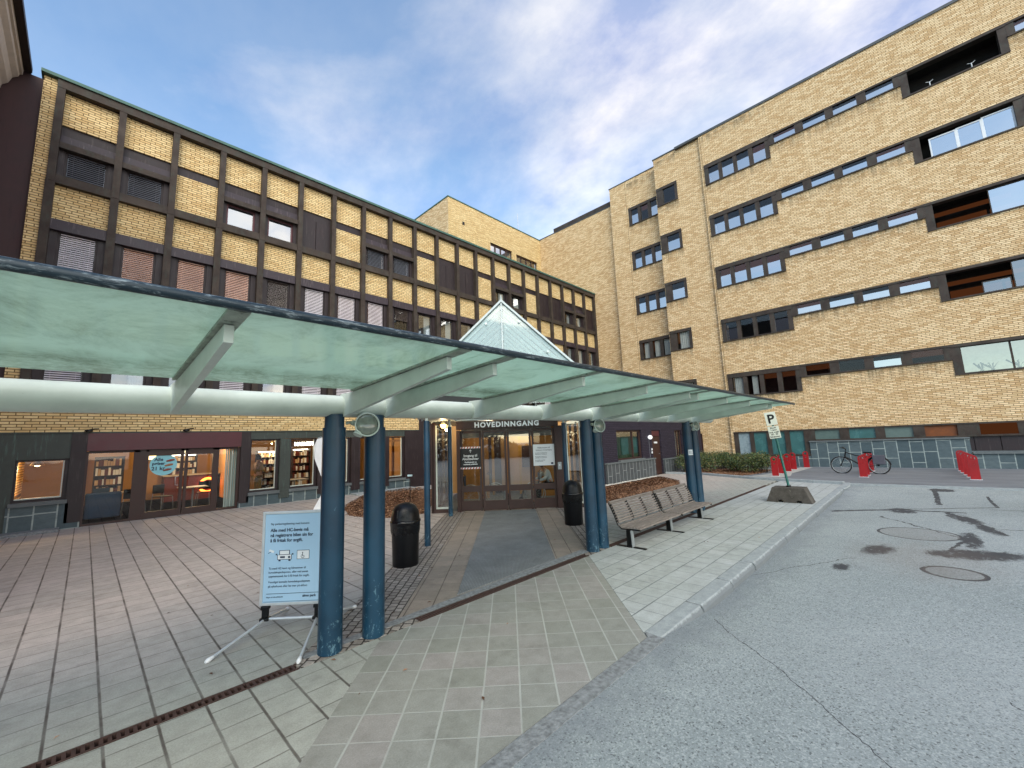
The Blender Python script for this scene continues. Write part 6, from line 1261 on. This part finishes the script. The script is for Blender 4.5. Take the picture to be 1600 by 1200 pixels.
# ------------------------------------------------------------------ parking sign in its concrete block
pk = thing('parking_sign', (13.2, 2.68, 0), 'leaning green post with a white P sign in a dark concrete block near the kerb', 'parking sign')
b = MB(); x0, x1 = 12.98, 13.42; y0, y1 = 2.17, 3.21; ty0, ty1 = 2.32, 3.04; zt_ = .385
pts = [(y1, 0), (2.93, 0), (2.93, .06), (2.82, .06), (2.82, 0), (2.52, 0), (2.52, .06), (2.41, .06), (2.41, 0), (y0, 0), (ty0, zt_), (ty1, zt_)]
b.prism([(x0, a, z_) for a, z_ in pts], (x1 - x0, 0, 0)); b.build('concrete_base', M['concrete'], pk, bevel=.012)
lean = Vector((0, .115, 1)).normalized(); pb = Vector((13.2, 2.69, zt_)); b = MB(); b.cyl(pb, pb + lean * 2.0, .03, n=14); b.build('post', M['green_post'], pk); MB().cyl(pb, pb + lean * .04, .055, n=14).build('collar', M['blackmetal'], pk)
sd = Vector((0, -1, .115)).normalized()
def splate(h0, h1, ww, nm):
    o = pb + lean * h0 - sd * ww / 2 + Vector((-.042, 0, 0)); b = MB(); b.obox(o, sd * ww, lean * (h1 - h0), Vector((-.006, 0, 0))); return b.build(nm, M['sign_white'], pk, bevel=.004)
s1 = splate(1.66, 2.02, .27, 'parking_plate'); s2 = splate(1.30, 1.63, .27, 'text_plate')
text('P', .34, M['sign_black'], s1, pb + lean * 1.72 + Vector((-.05, 0, 0)) + sd * -.0, sd, lean, ext=.001, bold=.008)
for i, tx in enumerate(('Besøk', '1 time', 'mot avgift', '08 - 20', 'Sykehuset')): text(tx, .058, M['sign_black'], s2, pb + lean * (1.57 - i * .06) + Vector((-.05, 0, 0)), sd, lean, ext=.001, bold=.0005)

# ------------------------------------------------------------------ cycle stands and bicycle
def stand_proto(loc, label):
    x, y, z = loc; t = thing('cycle_stand', loc, label, 'cycle stand', 'red cycle stands in the yard')
    hw_, h_ = .115, .80; outl = [(y - hw_, z + .01), (y + hw_, z + .01), (y + hw_, z + h_ - hw_)]
    n = 10; outl += [(y + hw_ * math.cos(math.pi * i / n), z + h_ - hw_ + hw_ * math.sin(math.pi * i / n)) for i in range(1, n)] + [(y - hw_, z + h_ - hw_)]
    def rr(cz, r): return [(y + r * math.cos(2 * math.pi * i / 16), z + cz + r * math.sin(2 * math.pi * i / 16)) for i in range(16)]
    import bmesh
    bm = bmesh.new(); loops = [outl, rr(h_ - hw_, .065), rr(.50, .028), rr(.60 - .16, .0)][:3]; es = []
    for L in loops:
        vv = [bm.verts.new((0, p[0] - y, p[1] - z)) for p in L]; es += [bm.edges.new((vv[i], vv[(i + 1) % len(vv)])) for i in range(len(vv))]
    bmesh.ops.triangle_fill(bm, use_beauty=True, edges=es, normal=(1, 0, 0)); me = bpy.data.meshes.new('plate'); bm.to_mesh(me); bm.free()
    o = bpy.data.objects.new('plate', me); COL.objects.link(o); o.parent = t; s = o.modifiers.new('thick', 'SOLIDIFY'); s.thickness = .05; s.offset = 0; me.materials.append(M['red']); org[o.name] = Vector(loc)
    MB().box(x - .10, x + .10, y - .14, y + .14, z - .004, z + .008).build('base_plate', M['white'], t)
    return t
spots = [((19.98, 4.48), 'nearest cycle stand of the row beside the hedge'), ((21.2, 4.5), 'second cycle stand of the row beside the hedge'), ((22.4, 4.5), 'third cycle stand of the row beside the hedge'), ((23.6, 4.5), 'fourth cycle stand of the row beside the hedge'), ((24.9, 4.2), 'single cycle stand set close to the wall near the hedge'),
         ((20.5, 1.72), 'front cycle stand before the parked bicycle'), ((21.35, 1.72), 'second cycle stand of the row by the bicycle'), ((22.6, 1.72), 'cycle stand just behind the bicycle'), ((23.5, 1.72), 'rearmost cycle stand of the row by the bicycle'),
         ((20.45, -1.1), 'front cycle stand of the right hand row'), ((21.4, -1.08), 'second cycle stand of the right hand row'), ((22.35, -1.05), 'third cycle stand of the right hand row'), ((23.3, -1.02), 'fourth cycle stand of the right hand row'), ((24.2, -1.0), 'rearmost cycle stand of the right hand row')]
pr0 = None
for (x, y), lb in spots:
    if pr0 is None: pr0 = stand_proto((x, y, .05), 'red slab-shaped ' + lb)
    else: copy_tree(pr0, (x, y, .05), 'red slab-shaped ' + lb)
for nm, pl in (('painted_patch', [(19.4, 4.2), (19.6, 5.3), (20.6, 5.0), (22.0, 4.75), (25.0, 4.5), (25.1, 4.0), (21.5, 4.2), (20.2, 4.0)]),):
    flat(nm, pl, .054, simple('pale_sand', '#a7a8a4', .9, var=.15), .003)
def bicycle():
    t = thing('bicycle', (21.95, 1.95, .05), 'black city bicycle with a grey pannier parked behind the red cycle stands', 'bicycle'); x = 21.95; yf, yr, z = 2.52, 1.34, .05; rW = .335
    for nm, y in (('front', yf), ('rear', yr)):
        b = MB(); b.tube([(x, y + rW * math.cos(a), z + rW + rW * math.sin(a)) for a in [2 * math.pi * i / 36 for i in range(37)]], .021, 8); wh = b.build('wheel', M['rubber'], t)
        b = MB(); b.tube([(x, y + (rW - .03) * math.cos(a), z + rW + (rW - .03) * math.sin(a)) for a in [2 * math.pi * i / 36 for i in range(37)]], .009, 6)
        for i in range(18): a = 2 * math.pi * i / 18; b.cyl((x, y, z + rW), (x, y + (rW - .03) * math.cos(a), z + rW + (rW - .03) * math.sin(a)), .0022, n=4)
        b.build('rim', M['steel'], wh); b = MB(); b.cyl((x - .04, y, z + rW), (x + .04, y, z + rW), .035, n=12); b.build('hub', M['blackmetal'], wh)
    bbk = (x, 1.80, z + .29); seat = (x, 1.66, z + .80); hd = (x, 2.32, z + .86); hl = (x, 2.36, z + .68)
    b = MB(); b.tube([bbk, (x, 1.68, z + .70)], .02, 8); b.tube([(x, 1.70, z + .66), (x, 2.0, z + .72), hd], .02, 8); b.tube([bbk, (x, 2.1, z + .5), hl], .028, 8); b.tube([bbk, (x - .04, yr, z + rW)], .012, 6); b.tube([(x, 1.69, z + .64), (x - .04, yr, z + rW)], .011, 6); b.tube([hl, hd], .024, 8); b.build('frame', M['black'], t)
    b = MB(); b.tube([(x - .05, hl[1], hl[2]), (x - .05, 2.44, z + .5), (x - .05, yf, z + rW)], .013, 6); b.tube([(x + .05, hl[1], hl[2]), (x + .05, 2.44, z + .5), (x + .05, yf, z + rW)], .013, 6); b.build('fork', M['black'], t)
    b = MB(); b.tube([hd, (x, 2.30, z + 1.0)], .016, 8); b.tube([(x - .29, 2.44, z + 1.06), (x - .2, 2.36, z + 1.03), (x, 2.32, z + 1.0), (x + .2, 2.36, z + 1.03), (x + .29, 2.44, z + 1.06)], .015, 8); b.build('handlebar', M['black'], t)
    b = MB(); b.cyl(seat, (x, 1.68, z + .7), .015, n=8); b.build('seatpost', M['steel'], t)
    b = MB(); b.prism([(x - .07, 1.50, z + .81), (x + .07, 1.50, z + .81), (x + .02, 1.78, z + .82), (x - .02, 1.78, z + .82)], (0, 0, .05)); b.build('saddle', M['black'], t, bevel=.015)
    b = MB(); b.tube([(x, 1.62, z + .70), (x, 1.10, z + .72)], .01, 6); b.tube([(x - .06, 1.15, z + .72), (x - .06, yr, z + rW)], .007, 5); b.box(x - .07, x + .07, 1.12, 1.55, z + .715, z + .73); b.build('luggage_rack', M['blackmetal'], t)
    b = MB(); b.box(x - .20, x - .08, 1.12, 1.50, z + .38, z + .74); b.build('pannier', simple('grey_pannier', '#4b4b55', .7), t, bevel=.02)
    b = MB(); b.tube([(x, yr + (rW + .03) * math.cos(a), z + rW + (rW + .03) * math.sin(a)) for a in [R(20 + 12 * i) for i in range(14)]], .016, 6); b.build('mudguard', M['black'], t)
    b = MB(); b.cyl((x - .09, bbk[1], bbk[2]), (x - .07, bbk[1], bbk[2]), .09, n=20); b.build('chainring', M['blackmetal'], t)
bicycle()

# ------------------------------------------------------------------ banner, bed marker
fl = thing('feather_flag', (4.6, 12.6, 0), 'white feather flag standing behind the nearest blue column', 'flag')
fx_, fy_ = 4.93, 12.57
b = MB(); b.cyl((fx_, fy_, 0), (fx_, fy_, .25), .02, n=8); b.tube([(fx_, fy_, .2), (fx_ , fy_, 1.6), (fx_ - .03, fy_, 2.1), (fx_ - .12, fy_, 2.22), (fx_ - .22, fy_, 2.18)], .009, 6); b.build('pole', M['steel'], fl)
b = MB(); L = [(0, .55), (-.0, 2.12), (-.10, 2.2), (-.24, 2.16), (-.32, 1.95), (-.28, 1.6), (-.14, 1.2), (-.02, .9)]
b.add([(fx_ + p[0], fy_ + .03 * math.sin(p[1] * 5), p[1]) for p in L], [tuple(range(len(L)))]); s_ = b.build('cloth', M['white'], fl); s_.modifiers.new('t', 'SOLIDIFY').thickness = .004
b = MB(); b.add([(fx_ + .05, fy_, .78), (fx_ - .42, fy_ - .1, .02), (fx_ + .25, fy_ - .1, .02)], [(0, 1, 2)]); s_ = b.build('weight_cloth', M['white'], fl); s_.modifiers.new('t', 'SOLIDIFY').thickness = .01
mk = thing('bed_marker', (6.75, 10.9, 0), 'small white plate on a black stake in the left mulch bed', 'marker'); b = MB(); b.cyl((6.75, 10.9, .0), (6.75, 10.9, .98), .013, n=8); b.build('stake', M['blackmetal'], mk)
b = MB(); b.obox(Vector((6.75, 10.9, .97)) - WD * .07 - UD * .02, WD * .14, UD * .03, ZD * .05); b.build('plate', simple('pale_blue_plate', '#a8c4cc', .4), mk)
# fixtures on the brick above the café
for x, lb in ((0.02, 'small dark bracket lamp at the upper left corner of the café fascia'), (2.2, 'small dark lamp above the middle of the café fascia')):
    t = thing('fascia_lamp', (x, YL, 2.62), lb, 'lamp', 'small lamps above the café fascia'); MB().lathe((x, YL - .1, 2.62), [(.09, -.012), (.09, .015), (.05, .045), (0, .05)], 18).build('hood', M['blackmetal'], t); MB().tube([(x, YL - .06, 2.66), (x + .12, YL - .03, 2.69), (x + .2, YL, 2.69)], .014, 6).build('arm', M['blackmetal'], t)

# ------------------------------------------------------------------ what stands behind the viewer and shows only as reflections in the glass
def thicket():
    random.seed(5); mb = MB()
    for i in range(9000):
        a = R(random.uniform(185, 262)); d_ = random.uniform(26, 34); x = math.cos(a) * d_; y = math.sin(a) * d_; z = random.random() ** 1.3 * (3.2 + 1.8 * math.sin(a * 9)); s_ = random.uniform(.12, .4)
        v1 = Vector((random.gauss(0, 1), random.gauss(0, 1), random.gauss(0, 1))).normalized() * s_; v2 = Vector((random.gauss(0, 1), random.gauss(0, 1), random.gauss(0, 1))).normalized() * s_ * .6
        c = Vector((x, y, z)); mb.add([c - v1, c - v2, c + v1, c + v2], [(0, 1, 2, 3)])
    solo(mb, 'thicket', simple('bare_brown_twigs', '#4b3a2a', .9, var=.5, scale=1.0), (-20, -20, 0), None, None, kind='stuff')
thicket()

def litter():
    random.seed(11); mb = MB()
    for i in range(420):
        if random.random() < .6: a = random.uniform(0, 6.28); r = random.uniform(0, 1.2); x = 6.1 + r * math.cos(a) * 1.3; y = 9.9 + r * math.sin(a) * 1.2
        elif random.random() < .5: x = random.uniform(9.5, 17); y = random.uniform(5.6, 6.8)
        else: x = random.uniform(-2, 14); y = random.uniform(2.2, 8)
        s_ = random.uniform(.008, .03); a = random.uniform(0, 3.14); c, d_ = math.cos(a) * s_, math.sin(a) * s_; z = .012
        mb.add([(x - c, y - d_, z), (x + d_ * .4, y - c * .4, z + .006), (x + c, y + d_, z), (x - d_ * .4, y + c * .4, z + .004)], [(0, 1, 2, 3)])
    solo(mb, 'leaf_litter', M['chip'], (6, 8, 0), None, None, kind='stuff')
litter()
